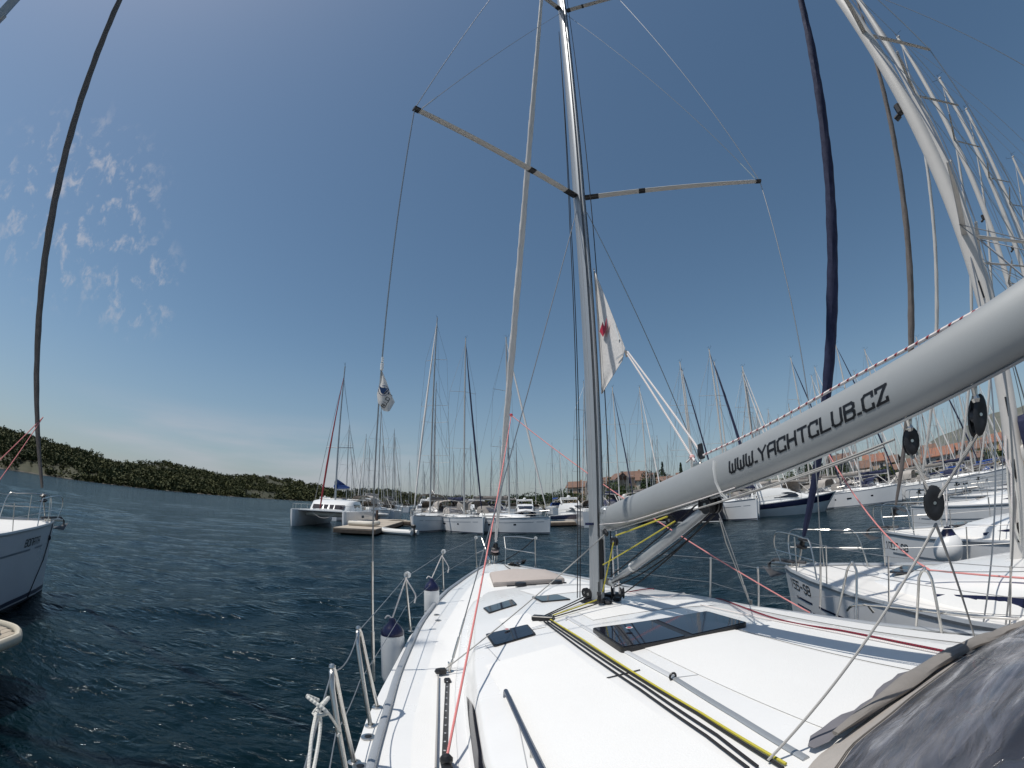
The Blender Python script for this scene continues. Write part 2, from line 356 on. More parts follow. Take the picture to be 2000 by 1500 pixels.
b1 = bumpn(None, 3.4, .055, 5, (1.0, 2.1, 1), .4); b2 = bumpn(b1, .7, .12, 3, (1, 2.2, 1), .35); t.links.new(b2.outputs[0], b.inputs['Normal'])
gl = t.nodes.new('ShaderNodeBsdfGlossy'); gl.inputs['Color'].default_value = (.66, .74, .78, 1); gl.inputs['Roughness'].default_value = .10; df = t.nodes.new('ShaderNodeBsdfDiffuse'); df.inputs['Color'].default_value = (.0012, .0085, .0115, 1)
fr = t.nodes.new('ShaderNodeFresnel'); fr.inputs['IOR'].default_value = 1.333; ms_ = t.nodes.new('ShaderNodeMixShader')
for nd in (gl, df, fr): t.links.new(b2.outputs[0], nd.inputs['Normal'])
t.links.new(fr.outputs[0], ms_.inputs[0]); t.links.new(df.outputs[0], ms_.inputs[1]); t.links.new(gl.outputs[0], ms_.inputs[2]); t.links.new(ms_.outputs[0], t.nodes['Material Output'].inputs[0])
wo = bpy.data.objects.new('water', me); col.objects.link(wo); me.materials.append(wm); tag(wo, kind='structure')

# ================================================================== land across the bay, hills
SHORE = [(-110, 300), (-75, 330), (-60, 380), (-45, 440), (-34, 560), (-22, 900), (-10, 1000), (5, 900), (20, 800)]
RIDGE = [(-110, 6.5), (-75, 6.0)]+[(azel(*q)[0], azel(*q)[1]) for q in ((0, 837), (50, 851), (100, 864), (200, 891), (240, 899), (330, 905), (450, 930), (500, 928), (550, 935), (600, 945), (660, 957), (740, 957), (771, 957), (800, 965), (900, 971), (1000, 974), (1100, 973))]+[(12, .8), (20, .6)]
mg = mat('hill_ground', (.075, .068, .036), .95, color2=(.028, .034, .015), nscale=.018, noise=.5)
def land_rows(azs, fshore, frel, drise, nr, seed):
    rs = np.random.RandomState(seed); rows = []
    for az in azs:
        ds = fshore(az); el = frel(az); dr = ds+drise(az); hr = CAM_H+dr*math.tan(R(el)); col_ = []
        for i in range(nr):
            t = i/(nr-3) if i < nr-2 else 1
            d = ds+(dr-ds)*t if i < nr-2 else dr+(i-nr+3)*250
            z = -.6+hr*0 + (hr+.6)*(t**.8)*(1 if i < nr-2 else (1-.35*(i-nr+3)))
            if 0 < i < nr-2: z += rs.normal()*hr*.02; d += rs.normal()*5
            col_.append(polar(az, d, max(z, -.6) if i else -1))
        rows.append(col_)
    return rows
def fsh(az): return interp(az, [s[0] for s in SHORE], [s[1] for s in SHORE])*(1+.015*math.sin(az*1.7)+.008*math.sin(az*5.1))
def fre(az): return interp(az, [s[0] for s in RIDGE], [s[1] for s in RIDGE])+.03*math.sin(az*3.3)-.18
def fdr(az): return interp(az, [-110, -45, -22, 20], [260, 280, 380, 380])
hr_ = land_rows(np.arange(-110, 20.1, .5), fsh, fre, fdr, 14, 5)
mb = MB(); mb.grid(hr_, mg); tag(mb.build('hill_across_the_bay'), kind='structure').name = 'hills'
# rocky shore rim
mb = MB(); rk = mat('shore_rock', (.12, .10, .08), .95, noise=.5, nscale=.4); rs = random.Random(2)
mb.grid([[polar(az, fsh(az)-rs.uniform(2, 5), -.5), polar(az, fsh(az)-1, rs.uniform(.1, .5)), polar(az, fsh(az)+4, rs.uniform(.2, .8))] for az in np.arange(-110, 20.1, .25)], rk); tag(mb.build('shore_rocks'), kind='structure')
# foliage built from many small leaf clumps
def fol_mat(name, c1, c2, sc=1.6):
    m = mat(name, c1, .75, color2=c2, nscale=sc); m.node_tree.nodes['Principled BSDF'].inputs['Specular IOR Level'].default_value = .2; return m
fm_pine = fol_mat('foliage_pine', (.030, .040, .014), (.085, .085, .032), .035)
fm_dark = fol_mat('foliage_dark', (.018, .035, .012), (.035, .055, .018), .9)
fm_mid = fol_mat('foliage_mid', (.035, .060, .016), (.065, .085, .030), .9)
bark = mat('bark', (.10, .075, .055), .9, noise=.4)
def crown_faces(rs, c, rad_, n, leaf, vs, fs, shape='round'):
    """n small tilted leaf triangles spread in an uneven volume of a few lobes"""
    lobes = [(rs.normal(0, .42, 3)*[1, 1, .7]*rad_, rs.uniform(.45, .75)) for _ in range(6)]
    for i in range(n):
        if shape == 'cypress':
            h = rs.uniform(0, 1); r_ = .42*rad_[0]*(1-h)**.55*(.35+.65*min(1, h*6)); a = rs.uniform(0, 6.283); p = np.array([math.cos(a)*r_*rs.uniform(.6, 1.1), math.sin(a)*r_*rs.uniform(.6, 1.1), (h-.5)*2*rad_[2]])
        else:
            o, s_ = lobes[rs.randint(6)]; v = rs.normal(size=3); v /= np.linalg.norm(v); p = o+v*rad_*s_*rs.uniform(.72, 1.06)
        v1 = rs.normal(size=3); v1 *= leaf*rs.uniform(.6, 1.4)/np.linalg.norm(v1); v2 = rs.normal(size=3); v2 *= leaf*rs.uniform(.5, 1.1)/np.linalg.norm(v2); q = c+p; b_ = len(vs)
        vs += [tuple(q-v1), tuple(q+v2), tuple(q+v1), tuple(q-v2*.7)]; fs.append((b_, b_+1, b_+2, b_+3))
def wood(name, rows, count, seed, size, leafk=.24, dens=60, m=fm_pine, tmin=.0, label=None):
    rs = np.random.RandomState(seed); vs, fs = [], []; N = len(rows); K = len(rows[0])-2; Rw = np.array(rows, float)
    done = 0
    while done < count:
        u = rs.uniform(0, N-1.01); v = rs.uniform(tmin, 1)**1.3*(K-1.01); i, j = int(u), int(v); fu, fv = u-i, v-j
        p = (Rw[i, j]*(1-fu)+Rw[i+1, j]*fu)*(1-fv)+(Rw[i, j+1]*(1-fu)+Rw[i+1, j+1]*fu)*fv
        if math.sin(p[0]*.021+2)*math.sin(p[1]*.017+p[0]*.006)+.35*math.sin(p[2]*.4+p[0]*.02) > .62 and rs.rand() < .93: done += 1; continue
        s_ = size*rs.choice([rs.uniform(.35, .7), rs.uniform(.7, 1.5)]); c_ = p+[0, 0, s_*.42]; crown_faces(rs, c_, np.array([s_*.6, s_*.6, s_*.5]), dens, s_*leafk, vs, fs); done += 1
    me = bpy.data.meshes.new(name); me.from_pydata(vs, [], fs); me.materials.append(m); o = bpy.data.objects.new(name, me); col.objects.link(o); tag(o, label, kind='stuff'); return o
near = [r for r, az in zip(hr_, np.arange(-110, 20.1, .5)) if az < -28]; far = [r for r, az in zip(hr_, np.arange(-110, 20.1, .5)) if az >= -28.5]
wood('woodland', near[50:], 9000, 11, 5.6, .20, 34, label='dark green pine wood covering the hillside across the bay')
wood('woodland', far, 4200, 12, 9, .22, 28, label='distant dark green wood on the low hill beyond the moored boats')
# small things on the far shore
def WD(px, py, d): r = ray(px, py); return CO+r*d/math.hypot(r[0], r[1])
stone = mat('old_stone', (.30, .27, .23), .9, noise=.3, nscale=.8); plaster = mat('plaster_white', (.62, .60, .56), .85, noise=.12, nscale=.6); tile = mat('roof_tile', (.15, .085, .06), .85, color2=(.21, .125, .09), nscale=1.2, bump=.05, bscale=4)
winm = mat('window_dark', (.03, .035, .045), .2); shutter = mat('shutter_green', (.06, .12, .09), .6)
p = WD(523, 931, 1150); mb = MB(); mb.box((0, 0, 4), (11, 9, 13), stone, bev=.3)
tw = mb.build('stone_tower'); tw.location = tuple(p-[0, 0, 7]); tag(tw, 'small square stone tower standing on top of the far hill', 'tower')
p = WD(470, 966, 880); p[2] = 0; sx = p
mb = MB(); mb.tube([(-4.3, 0, 0), (-4.3, 0, 9), (-3.4, 0, 11.6), (-1.3, 0, 12.8), (1.3, 0, 12.8), (3.4, 0, 11.6), (4.3, 0, 9), (4.3, 0, 0)], .55, plaster, 6); ar = mb.build('shore_arch'); ar.location = tuple(p); ar.rotation_euler = (0, 0, .3); tag(ar, 'pale rounded arch frame standing at the far waterline', 'arch')
def hut(px, py, d, w_, l_, h_, lab, roofm=tile):
    q = WD(px, py, d); q[2] = .3; e = empty('shore_house', q, math.degrees(math.atan2(q[0], q[1])), lab, 'house', 'houses on the far shore')
    mb = MB(); mb.box((0, 0, h_/2), (w_, l_, h_), plaster); wl = mb.build('wall', e); mb = MB(); hh = h_; mb.add([(-w_/2-.4, -l_/2-.4, hh), (w_/2+.4, -l_/2-.4, hh), (w_/2+.4, l_/2+.4, hh), (-w_/2-.4, l_/2+.4, hh), (-w_/2-.4, 0, hh+1.8), (w_/2+.4, 0, hh+1.8)], [(0, 1, 5, 4), (2, 3, 4, 5), (1, 2, 5), (3, 0, 4), (3, 2, 1, 0)], roofm); mb.build('roof', e, smooth=False)
hut(462, 968, 860, 16, 6, 3, 'long low pale house beside the arch on the far shore'); hut(506, 970, 860, 22, 6, 2.4, 'pale shed with low tiled roof right of the arch on the far shore'); hut(530, 971, 860, 9, 6, 5, 'small pale two-storey house at the right end of the far shore')

# ================================================================== town shore behind the marina
TS = [(3, 190), (10, 165), (20, 150), (40, 150), (60, 165), (80, 165), (110, 170)]
def tsh(az): return interp(az, [q[0] for q in TS], [q[1] for q in TS])
def tz(d, az): x = max(0, d-tsh(az)); return 1.1+x*.05*(1-.35*math.exp(-((az-5)/12)**2))
tg = mat('town_ground', (.20, .175, .125), .95, color2=(.045, .06, .025), nscale=.09)
mb = MB(); mb.grid([[polar(az, tsh(az), -1), polar(az, tsh(az), 1.1)]+[polar(az, tsh(az)+d, tz(tsh(az)+d, az)+1.2*math.sin(az*.7+d*.05)) for d in (8, 30, 70, 120, 180, 260)]+[polar(az, tsh(az)+520, 4)] for az in np.arange(3, 110.1, 1)], tg); tag(mb.build('town_hill'), kind='structure')
mb = MB(); mb.grid([[polar(az, tsh(az)-1.2, -1), polar(az, tsh(az)-1.2, 1.25), polar(az, tsh(az)+5, 1.27), polar(az, tsh(az)+5.1, 1.0)] for az in np.arange(3, 110.1, 1)], mat('concrete', (.40, .38, .35), .9, noise=.2, nscale=.7)); tag(mb.build('quay', ang=20), kind='structure')
# distant hill behind the town at the right
mb = MB(); rows = []
for az in np.arange(25, 111, 1.5):
    el = interp(az, [25, 38, 48, 55, 62, 80, 110], [.3, .8, 2.2, 4.2, 5.0, 4.2, 3]); rows.append([polar(az, 900, 0), polar(az, 1300, CAM_H+1300*math.tan(R(el))*.6), polar(az, 1800, CAM_H+1800*math.tan(R(el))+6*math.sin(az)), polar(az, 2200, 30)])
mb.grid(rows, mat('far_hill', (.10, .11, .08), .95, color2=(.16, .15, .12), nscale=.01)); o = mb.build('hills'); tag(o, kind='structure')

WC = {'peach': mat('plaster_peach', (.58, .42, .30), .85, noise=.12, nscale=.6), 'cream': mat('plaster_cream', (.60, .54, .44), .85, noise=.12, nscale=.6), 'white': plaster, 'stone': stone, 'yellow': mat('plaster_yellow', (.60, .48, .20), .85, noise=.12, nscale=.6), 'grey': mat('plaster_grey', (.38, .37, .35), .85, noise=.15, nscale=.6), 'ochre': mat('plaster_ochre', (.50, .36, .20), .85, noise=.12, nscale=.6)}
tile2 = mat('roof_tile_bright', (.33, .12, .065), .85, color2=(.24, .14, .10), nscale=1.2, bump=.05, bscale=4)
HOUSES = []
def house(px, py, d, w_, colr, lab, rot=0, rm=None, depth=9, gable=True):
    """px, py: where the ridge stands; the house reaches down to the ground"""
    w_ *= .58; depth *= .65; q = WD(px, py, d); az = math.degrees(math.atan2(q[0], q[1])); g = tz(d, az)-.3; H = max(5, q[2]-g); rh = min(2.4, H*.28); wh = H-rh
    e = empty('house', (q[0], q[1], g), az+rot, lab, 'house', 'houses of the town behind the marina'); m_ = WC[colr]
    mb = MB(); x, y = w_/2, depth/2; mb.box((0, 0, wh/2-1), (w_, depth, wh+2), m_)
    if gable: mb.add([(-x, -y, wh), (-x, y, wh), (-x, 0, wh+rh-.15), (x, -y, wh), (x, y, wh), (x, 0, wh+rh-.15)], [(0, 2, 1), (3, 4, 5)], m_)
    mb.build('wall', e, smooth=False); mb = MB(); o_ = .5
    top = [(-x-o_, 0, wh+rh), (x+o_, 0, wh+rh)] if gable else [(-x*.45, 0, wh+rh), (x*.45, 0, wh+rh)]
    v = [(-x-o_, -y-o_, wh-.15), (x+o_, -y-o_, wh-.15), (x+o_, y+o_, wh-.15), (-x-o_, y+o_, wh-.15)]+top
    mb.add(v+[(a, b, c-.22) for a, b, c in v], [(0, 1, 5, 4), (2, 3, 4, 5), (1, 2, 5), (3, 0, 4), (1, 0, 6, 7), (2, 1, 7, 8), (3, 2, 8, 9), (0, 3, 9, 6), (6, 10, 11, 7), (8, 11, 10, 9), (7, 11, 8), (9, 10, 6)], rm or tile); rf = mb.build('roof', e, smooth=False)
    mb = MB(); mb.box((x*.4, y*.3, wh+rh*.9), (.8, .8, 1.6), m_); mb.build('chimney', rf, smooth=False)
    rs = random.Random(int(px)); nf = max(1, int(wh/2.9)); nc = max(2, int(w_/2.8))
    for i in range(nf):
        for j in range(nc):
            cx = -x+w_*(j+.5)/nc; cz = wh-1.7-i*2.9
            if cz < .8: continue
            mb = MB(); mb.box((cx, -y-.02, cz), (1.0, .08, 1.4), winm); wn_ = mb.build('window', e, smooth=False)
            if rs.random() < .5:
                for s in (-1, 1): mb = MB(); mb.box((cx+s*.72, -y-.04, cz), (.4, .06, 1.45), shutter if px % 2 else plaster); mb.build('shutter', wn_, smooth=False)
    return e
H_ = [(1128, 940, 190, 13, 'peach', 'peach house with stepped orange roof left of the big mast', 20, 0), (1208, 924, 175, 9, 'stone', 'stone gabled house with orange roof just right of the big mast', 60, 0), (1240, 920, 178, 15, 'peach', 'wide peach house under an orange roof, left of the pine clump', -10, 0),
 (1262, 924, 170, 12, 'cream', 'cream house joined behind the wide orange-roofed one', 5, 0), (1338, 922, 190, 12, 'peach', 'low house with orange roof beside the dark cypress', 0, 0), (1655, 884, 185, 10, 'cream', 'cream house with orange roof seen just above the furled line of the boom', 15, 0), (1632, 889, 170, 9, 'stone', 'stone house with orange roof left of the cream one', -20, 0),
 (1708, 886, 165, 13, 'peach', 'orange-roofed peach house behind the tallest furled grey sail', 0, 1), (1735, 890, 180, 12, 'grey', 'grey house with orange roof right of the peach one', 25, 0), (1680, 900, 160, 10, 'ochre', 'low ochre house near the quay below the orange roofs', -5, 0), (1832, 873, 158, 16, 'grey', 'long grey house with one bright sweeping orange roof', 10, 1), (1812, 868, 175, 8, 'white', 'pinkish narrow house with tiled roof behind the long grey one', 0, 0),
 (1790, 893, 160, 10, 'cream', 'cream house with shuttered windows left of the long grey one', -12, 0), (1872, 864, 185, 11, 'stone', 'stone house with orange roof below the hilltop', 12, 1), (1905, 860, 170, 12, 'yellow', 'yellow-walled house with curved roof near the right mast', -15, 0), (1930, 852, 185, 12, 'cream', 'cream house under a bright orange roof right of the yellow one', 0, 1), (1948, 845, 170, 10, 'yellow', 'tall yellow house partly hidden by the big white mast', 8, 1),
 (1893, 884, 155, 12, 'ochre', 'ochre house low down behind the red-hulled boats', 0, 0), (1755, 905, 158, 9, 'white', 'white low building at the quay behind the furled sails', 5, 0), (1850, 893, 156, 10, 'stone', 'stone boathouse at the quay below the long grey house', 0, 0), (1975, 862, 160, 12, 'peach', 'peach house furthest along the town shore, beyond the big white mast', 0, 0), (1300, 930, 165, 10, 'stone', 'stone cottage between the pine clump and the cypress', 10, 0), (1180, 932, 185, 10, 'cream', 'cream house half hidden behind the big mast', 0, 0)]
for (px, py, d, w_, c_, lab, rot, br) in H_: house(px, py, d, w_, c_, lab, rot, tile2 if br else tile)
# town trees
def tree(px, py, d, w_, kind, lab, seed):
    q = WD(px, py, d); az = math.degrees(math.atan2(q[0], q[1])); g = tz(d, az)-.3; H = max(3.5, q[2]-g); e = empty('cypress_tree' if kind == 'cypress' else 'tree', (q[0], q[1], g), 0, lab, 'tree', 'trees of the town behind the marina'); rs = np.random.RandomState(seed)
    mb = MB(); mb.tube([(0, 0, 0), (.1, 0, H*.3), (0, .1, H*.55)], [.25, .18, .1], bark, 7)
    if kind != 'cypress':
        for k in range(4): a = k*1.6+seed; mb.tube([(0, .0, H*.3), (math.cos(a)*w_*.2, math.sin(a)*w_*.2, H*.6)], [.12, .05], bark, 5)
    mb.build('trunk', e); vs, fs = [], []
    if kind == 'cypress': crown_faces(rs, np.array([0, 0, H*.52]), np.array([w_*.62, w_*.62, H*.48]), 900, .32, vs, fs, 'cypress')
    else: crown_faces(rs, np.array([0, 0, H*.6]), np.array([w_*.5, w_*.5, H*.38]), 1100, .38, vs, fs)
    me = bpy.data.meshes.new('crown'); me.from_pydata(vs, [], fs); me.materials.append(fm_dark if kind != 'mid' else fm_mid); o = bpy.data.objects.new('crown', me); col.objects.link(o); o.parent = e
T_ = [(1285, 908, 168, 9, 'round', 'dense dark pine right of the wide orange-roofed house'), (1272, 918, 160, 8, 'round', 'lower dark pine in front of the orange-roofed house'), (1293, 902, 172, 4.2, 'cypress', 'tall dark cypress next to the dense pine'), (1329, 904, 175, 5, 'cypress', 'pointed cypress standing alone left of the boom block'), (1315, 925, 165, 9, 'mid', 'bushy green tree between the two cypresses'), (1345, 927, 160, 8, 'round', 'dark tree just above the boom'),
 (1195, 935, 155, 12, 'mid', 'broad green tree below the stone gabled house'), (1215, 945, 150, 10, 'mid', 'green bushy tree near the quay behind the blue cover'), (1245, 948, 150, 9, 'round', 'dark bushy tree below the wide house'), (1105, 955, 178, 12, 'mid', 'round tree left of the peach stepped house'), (1085, 962, 175, 12, 'round', 'dark tree furthest left on the quay'), (1060, 964, 185, 11, 'mid', 'green tree near the left end of the quay'),
 (1020, 962, 195, 12, 'round', 'dark tree seen between the masts near the white genoa'), (1405, 920, 160, 9, 'mid', 'green tree hidden behind the boom start'), (1590, 898, 170, 12, 'round', 'dark tree left of the navy furled sail'), (1615, 903, 160, 10, 'mid', 'green tree under the boom beside the navy sail'), (1660, 903, 158, 10, 'round', 'dark green tree below the cream house'), (1690, 912, 152, 8, 'round', 'bushy tree near the quay behind the grey sail'),
 (1730, 908, 152, 8, 'mid', 'small green tree by the grey house'), (1770, 900, 170, 9, 'round', 'dark tree between two orange-roofed houses'), (1860, 885, 170, 9, 'mid', 'green tree right of the long grey house'), (1920, 878, 160, 9, 'round', 'dark tree below the yellow house'), (1885, 868, 190, 10, 'round', 'dark tree on the slope above the stone house'), (1960, 875, 152, 8, 'mid', 'green tree beside the right mast'), (1560, 905, 175, 12, 'mid', 'broad green tree glimpsed under the boom'), (1800, 912, 150, 7, 'round', 'small dark tree on the quay')]
for i, (px, py, d, w_, kd, lab) in enumerate(T_): tree(px, py, d, w_, kd, lab, 40+i)

# ================================================================== the yacht we stand on
YA = Frame((.92, 4.77, 0), -14)
yacht = empty('sailing_yacht', YA.o, YA.az, 'white yacht with wide bare deck, tall grey mast and lettered grey boom', 'sailing yacht')
PY = [-8.6, -6.5, -4, -2, -1.55, -1.02, .37, 2.19, 2.99, 4.59, 5.4, 5.81]
PX = [1.95, 2.15, 2.30, 2.32, 2.28, 2.20, 1.96, 1.48, 1.24, .66, .32, .10]
SX = [1.85, 2.05, 2.18, 2.20, 2.18, 2.12, 1.90, 1.43, 1.25, .76, .45, .10]
def hb(y, s): return interp(y, PY, PX if s < 0 else SX)
def dz(x, y):
    s = -1 if x < 0 else 1
    return 1.60+.055*(1-min(1, abs(x)/max(.05, hb(y, s)))**2)+.0035*max(0, y)**1.3
# coachroof: half width at the foot, roof height
CB_y = [-3.7, -2.3, -1.7, -1.1, -.4, .5, 1.2, 1.8, 2.25]
CB_w = [1.80, 1.75, 1.69, 1.62, 1.50, 1.35, 1.20, 1.02, .80]
CS_w = [1.70, 1.69, 1.68, 1.62, 1.52, 1.44, 1.22, .98, .75]
def cw(y, s=-1): return interp(y, CB_y, CB_w if s < 0 else CS_w)
def roof(x, y):
    c = interp(y, [-3.7, -1, 0, 1, 2.0, 2.25], [1.985, 1.972, 1.962, 1.90, 1.80, 1.74])
    return c-.080*abs(x)**2
def sm(t): t = max(0, min(1, t)); return t*t*(3-2*t)
def surf(x, y):
    d = dz(x, y)
    if y > 2.25 or y < -3.7: return d
    w_ = cw(y, -1 if x < 0 else 1); e = w_-abs(x)
    if e <= 0: return d
    k = sm(e/ .11)*min(1, (2.27-y)/.12 if y > 2.15 else 1)
    return d+(max(roof(x, y)-d, .02))*k
def P(px, py, up=0): return YA.surf(px, py, surf, up)
def BX(px, py, x=0): return YA.at(px, py, 0, x)
def BZ(px, py, z): return YA.at(px, py, 2, z)
def BY(px, py, y): return YA.at(px, py, 1, y)
def on(x, y, up=0): return np.array([x, y, surf(x, y)+up])

# hull
mb = MB(); ys = sorted(set(list(np.linspace(-8.6, 5.81, 44))+PY)); rows = []
for y in ys:
    row = []
    b = max(0, (y-3)/2.81)
    for s, ks in ((-1, (0, .15, .35, .6, .8, 1)), (1, (1, .8, .6, .35, .15, 0))):
        for k in ks:      # k: 0 gunwale, 1 keel
            z = 1.60+.0035*max(0, y)**1.3-k*2.1; fl = 1-.12*(k**1.2)-.75*max(0, k-.72)/.28*(1-.0)
            row.append((s*hb(y, s)*max(.0, fl)*(1 - b*k*.25), y-(k*.12*b), z))
    rows.append(row)
mb.grid(rows, gelhull, flip=True); mb.add([*rows[0]], [tuple(range(12))], gelhull); mb.add([*rows[-1]], [tuple(range(12))[::-1]], gelhull)
mb.build('hull', yacht, ang=50)
# deck
mb = MB(); rows = []
for y in ys: rows.append([(u*hb(y, u), y, dz(u*hb(y, u), y)) for u in np.linspace(-1, 1, 25)])
mb.grid(rows, gel); mb.build('deck', yacht)
# non-skid panels on the side decks
mb = MB()
for s in (-1, 1):
    yy = np.linspace(-6.5, 4.3, 40); rows = []
    for y in yy:
        a = hb(y, s)-.30; b = max((cw(y, s) if -3.7 < y < 2.25 else .06)+.05, .05); b = min(b, a-.02)
        rows.append([(s*lerp(a, b, t), y, dz(s*lerp(a, b, t), y)+.004) for t in np.linspace(0, 1, 7)])
    mb.grid(rows, nonskid, flip=(s > 0))
mb.build('deck_panel', yacht)
# coachroof
mb = MB(); rows = []
yy = list(np.linspace(-3.7, 2.0, 50))+[2.06, 2.12, 2.16, 2.2, 2.24, 2.27]
for y in yy:
    w_ = cw(min(y, 2.25)); v_ = cw(min(y, 2.25), 1); us = [-w_+q for q in (0, .015, .03, .045, .06, .075, .09, .105, .12)]+list(np.linspace(-w_+.2, v_-.2, 15))+[v_-q for q in (.12, .105, .09, .075, .06, .045, .03, .015, 0)]
    rows.append([(x, y, surf(x*.9999, y)-(.02 if i in (0, len(us)-1) else 0)) for i, x in enumerate(us)])
mb.grid(rows, gel); mb.build('coachroof', yacht)
# recessed non-skid areas on the roof
def patch(x0, x1, y0, y1, m=nonskid, up=.004, nx=6, ny=10):
    mb = MB(); mb.grid([[(x, y, surf(x, y)+up) for x in np.linspace(x0, x1, nx)] for y in np.linspace(y0, y1, ny)], m); mb.build('roof_panel', yacht)
for q in ((-1.45, -.86, -3.2, -1.15), (-.44, .32, -3.2, -1.62), (.35, 1.0, -3.2, -1.62), (-.42, .9, -.72, -.32), (-1.12, -.82, -.62, -.05), (-.48, .5, .75, 1.6), (1.14, 1.52, -3.2, -.9)): patch(*q)
# toe rail tubes
mb = MB()
pr = [(924, 1117), (895, 1137), (864.5, 1161), (826, 1210), (801, 1259), (777, 1315), (756, 1385), (735, 1455), (724, 1497)]
A = [P(*q, .02) for q in pr]; A = [np.array([0-.25, 5.35, 1.70])]+A
d_ = A[-1]-A[-2]; A += [A[-1]+d_*3, A[-1]+d_*9]
off = [hb(p[1], -1)+p[0] for p in A]
for s in (-1, 1):
    pts = [(p[0] if s < 0 else hb(p[1], 1)-o, p[1], surf(p[0] if s < 0 else hb(p[1], 1)-o, p[1])+.018) for p, o in zip(A, off)]
    mb = MB(); mb.tube(spline(pts, 6), .024, mat('toe_rail_grey', (.42, .44, .46), .35, .35, noise=.1), 8, flat=(1.1, .8)); mb.build('toe_rail', yacht)
# seams
sg = mat('seam_grey', (.42, .43, .44), .6)
def seam(pts, r=.006, up=.002, m=sg): mb = MB(); mb.tube([P(*q, up) if len(q) == 2 else q for q in pts], r, m, 6, flat=(1, .35)); mb.build('roof_seam', yacht)
seam([(1310, 1185), (1113, 1205), (1105, 1212)]); seam([(1500, 1275), (1360, 1318), (1318, 1323)], .004); seam([(1000, 1350), (985, 1300), (948, 1260)], .004)
seam([(1430, 1290), (1540, 1320), (1750, 1380)], .003)
seam([(1046, 1178), (1120, 1192), (1200, 1188)], .004); seam([(1000, 1350), (1010, 1400), (1030, 1500)], .003)
# rope garage ridge with its ring
mb = MB(); rg = mat('ridge_grey', (.55, .56, .57), .4, noise=.05)
mb.tube([P(1107, 1205, .004), P(1180, 1247, .004), P(1240, 1282, .004), P(1312, 1321, .004)], .016, rg, 8, flat=(1.3, .6)); mb.tube([P(1312, 1321, .004), P(1440, 1400, .004), P(1575, 1482, .004)], .014, alu, 8, flat=(1.3, .7)); mb.build('roof_track', yacht)
mb = MB(); c = P(1314, 1321, .02); mb.tube([c+np.array([math.cos(a)*.02, 0, math.sin(a)*.02]) for a in np.linspace(0, 2*math.pi, 13)[:-1]], .007, blk, 6, closed=True); mb.build('guide_ring', yacht)

# hatches
def hatch(pxs, nm='hatch', panes=1, lift=.012):
    Q = [P(*q, lift) for q in pxs]; n = np.cross(Q[1]-Q[0], Q[2]-Q[0]); n = n/np.linalg.norm(n)*(1 if n[2] > 0 or True else 1)
    if n[2] < 0: Q = Q[::-1]; n = -n
    c = sum(Q)/4
    def rr(k, up, cut=.14):      # rounded rectangle
        o = []
        C4 = [c+(q-c)*k+n*up for q in Q]
        for i in range(4):
            a, b, d = C4[i-1], C4[i], C4[(i+1) % 4]
            for t in (0, .25, .5, .75, 1):
                p1 = lerp(b, a, cut*.5); p2 = lerp(b, d, cut*.5); o.append(lerp(lerp(p1, b, t), lerp(b, p2, t), t))
        return o
    m = MB(); m.poly(rr(1.0, 0), blk, .03 if panes == 1 else .06); h = m.build(nm, yacht)
    m = MB()
    if panes == 1: m.poly(rr(.93, .004), tint, .006)
    else:
        for a, b in ((0, .485), (.515, 1)):
            q = [lerp(Q[0], Q[1], a), lerp(Q[0], Q[1], b), lerp(Q[3], Q[2], b), lerp(Q[3], Q[2], a)]; cc = sum(q)/4; m.poly([cc+(v-cc)*.93+n*.005 for v in q], tint, .006)
    m.build('pane', h)
    return c, n, h
hc, hn, hh = hatch([(948, 1238), (1030, 1219), (1047, 1238), (965, 1262)])
hatch([(943, 1187), (1000, 1170), (1010, 1180), (955, 1197)]); hatch([(1038, 1165), (1090, 1161), (1115, 1170), (1058, 1175)])
_, n2, hb_ = hatch([(1155, 1226), (1380, 1193), (1462, 1216), (1216, 1266)], 'hatch', 2, .042)
m = MB(); ringm = mat('print_grey', (.5, .5, .5), .5)
for q, h in (((990, 1229), hh), ((1229, 1226), hb_)):
    c = P(*q, .026 if q[0] < 1000 else .054); m = MB(); m.lathe([(.0001, .0), (.028, 0), (.028, .0015), (.0001, .0015)], ringm, c, 14, n2); m.lathe([(.0001, .002), (.016, .002), (.016, .003), (.0001, .003)], redp, c, 12, n2); m.build('sticker', h)
# side window strip of the coachroof
mb = MB(); rows = []
for y in np.linspace(-3.4, -1.35, 16):
    k = min(1, (-1.35-y)/.35+.02)
    rows.append([(-(cw(y)-.11*u)-.004, y, surf(-(cw(y)-.11*u), y)+.003) for u in np.linspace(.30, .30+.36*k, 6)])
mb.grid(rows, tint); mb.build('side_window', yacht)
# grab rail
mb = MB(); a, b = P(988, 1350, .045), P(1058, 1500, .045); d = b-a; bb = a+d*2.4
mb.tube([a-d*.02+[0, 0, -.045], a+[0, 0, 0], a+d*.1, b, a+d*2.3, bb+[0, 0, -.05]], .015, mat('grab_rail_steel', (.16, .18, .22), .25, .8), 10)
for k in (.8, 1.6): mb.tube([a+d*k, a+d*k-np.array([0, 0, .05])], .012, steel, 8)
mb.build('grab_rail', yacht)
# deck fillers / flush caps
for q, r in (((719, 1440), .042), ((704, 1498), .042), ((853, 1201), .036), ((856, 1212), .036), ((832, 1194), .026), ((823, 1206), .026)):
    c = P(*q, .003); mb = MB(); mb.lathe([(.0001, 0), (r, 0), (r, .005), (r*.75, .007), (.0001, .004)], steel, c, 16); mb.lathe([(.0001, .008), (r*.5, .008), (.0001, .0085)], blk, c, 12); mb.build('deck_cap', yacht)

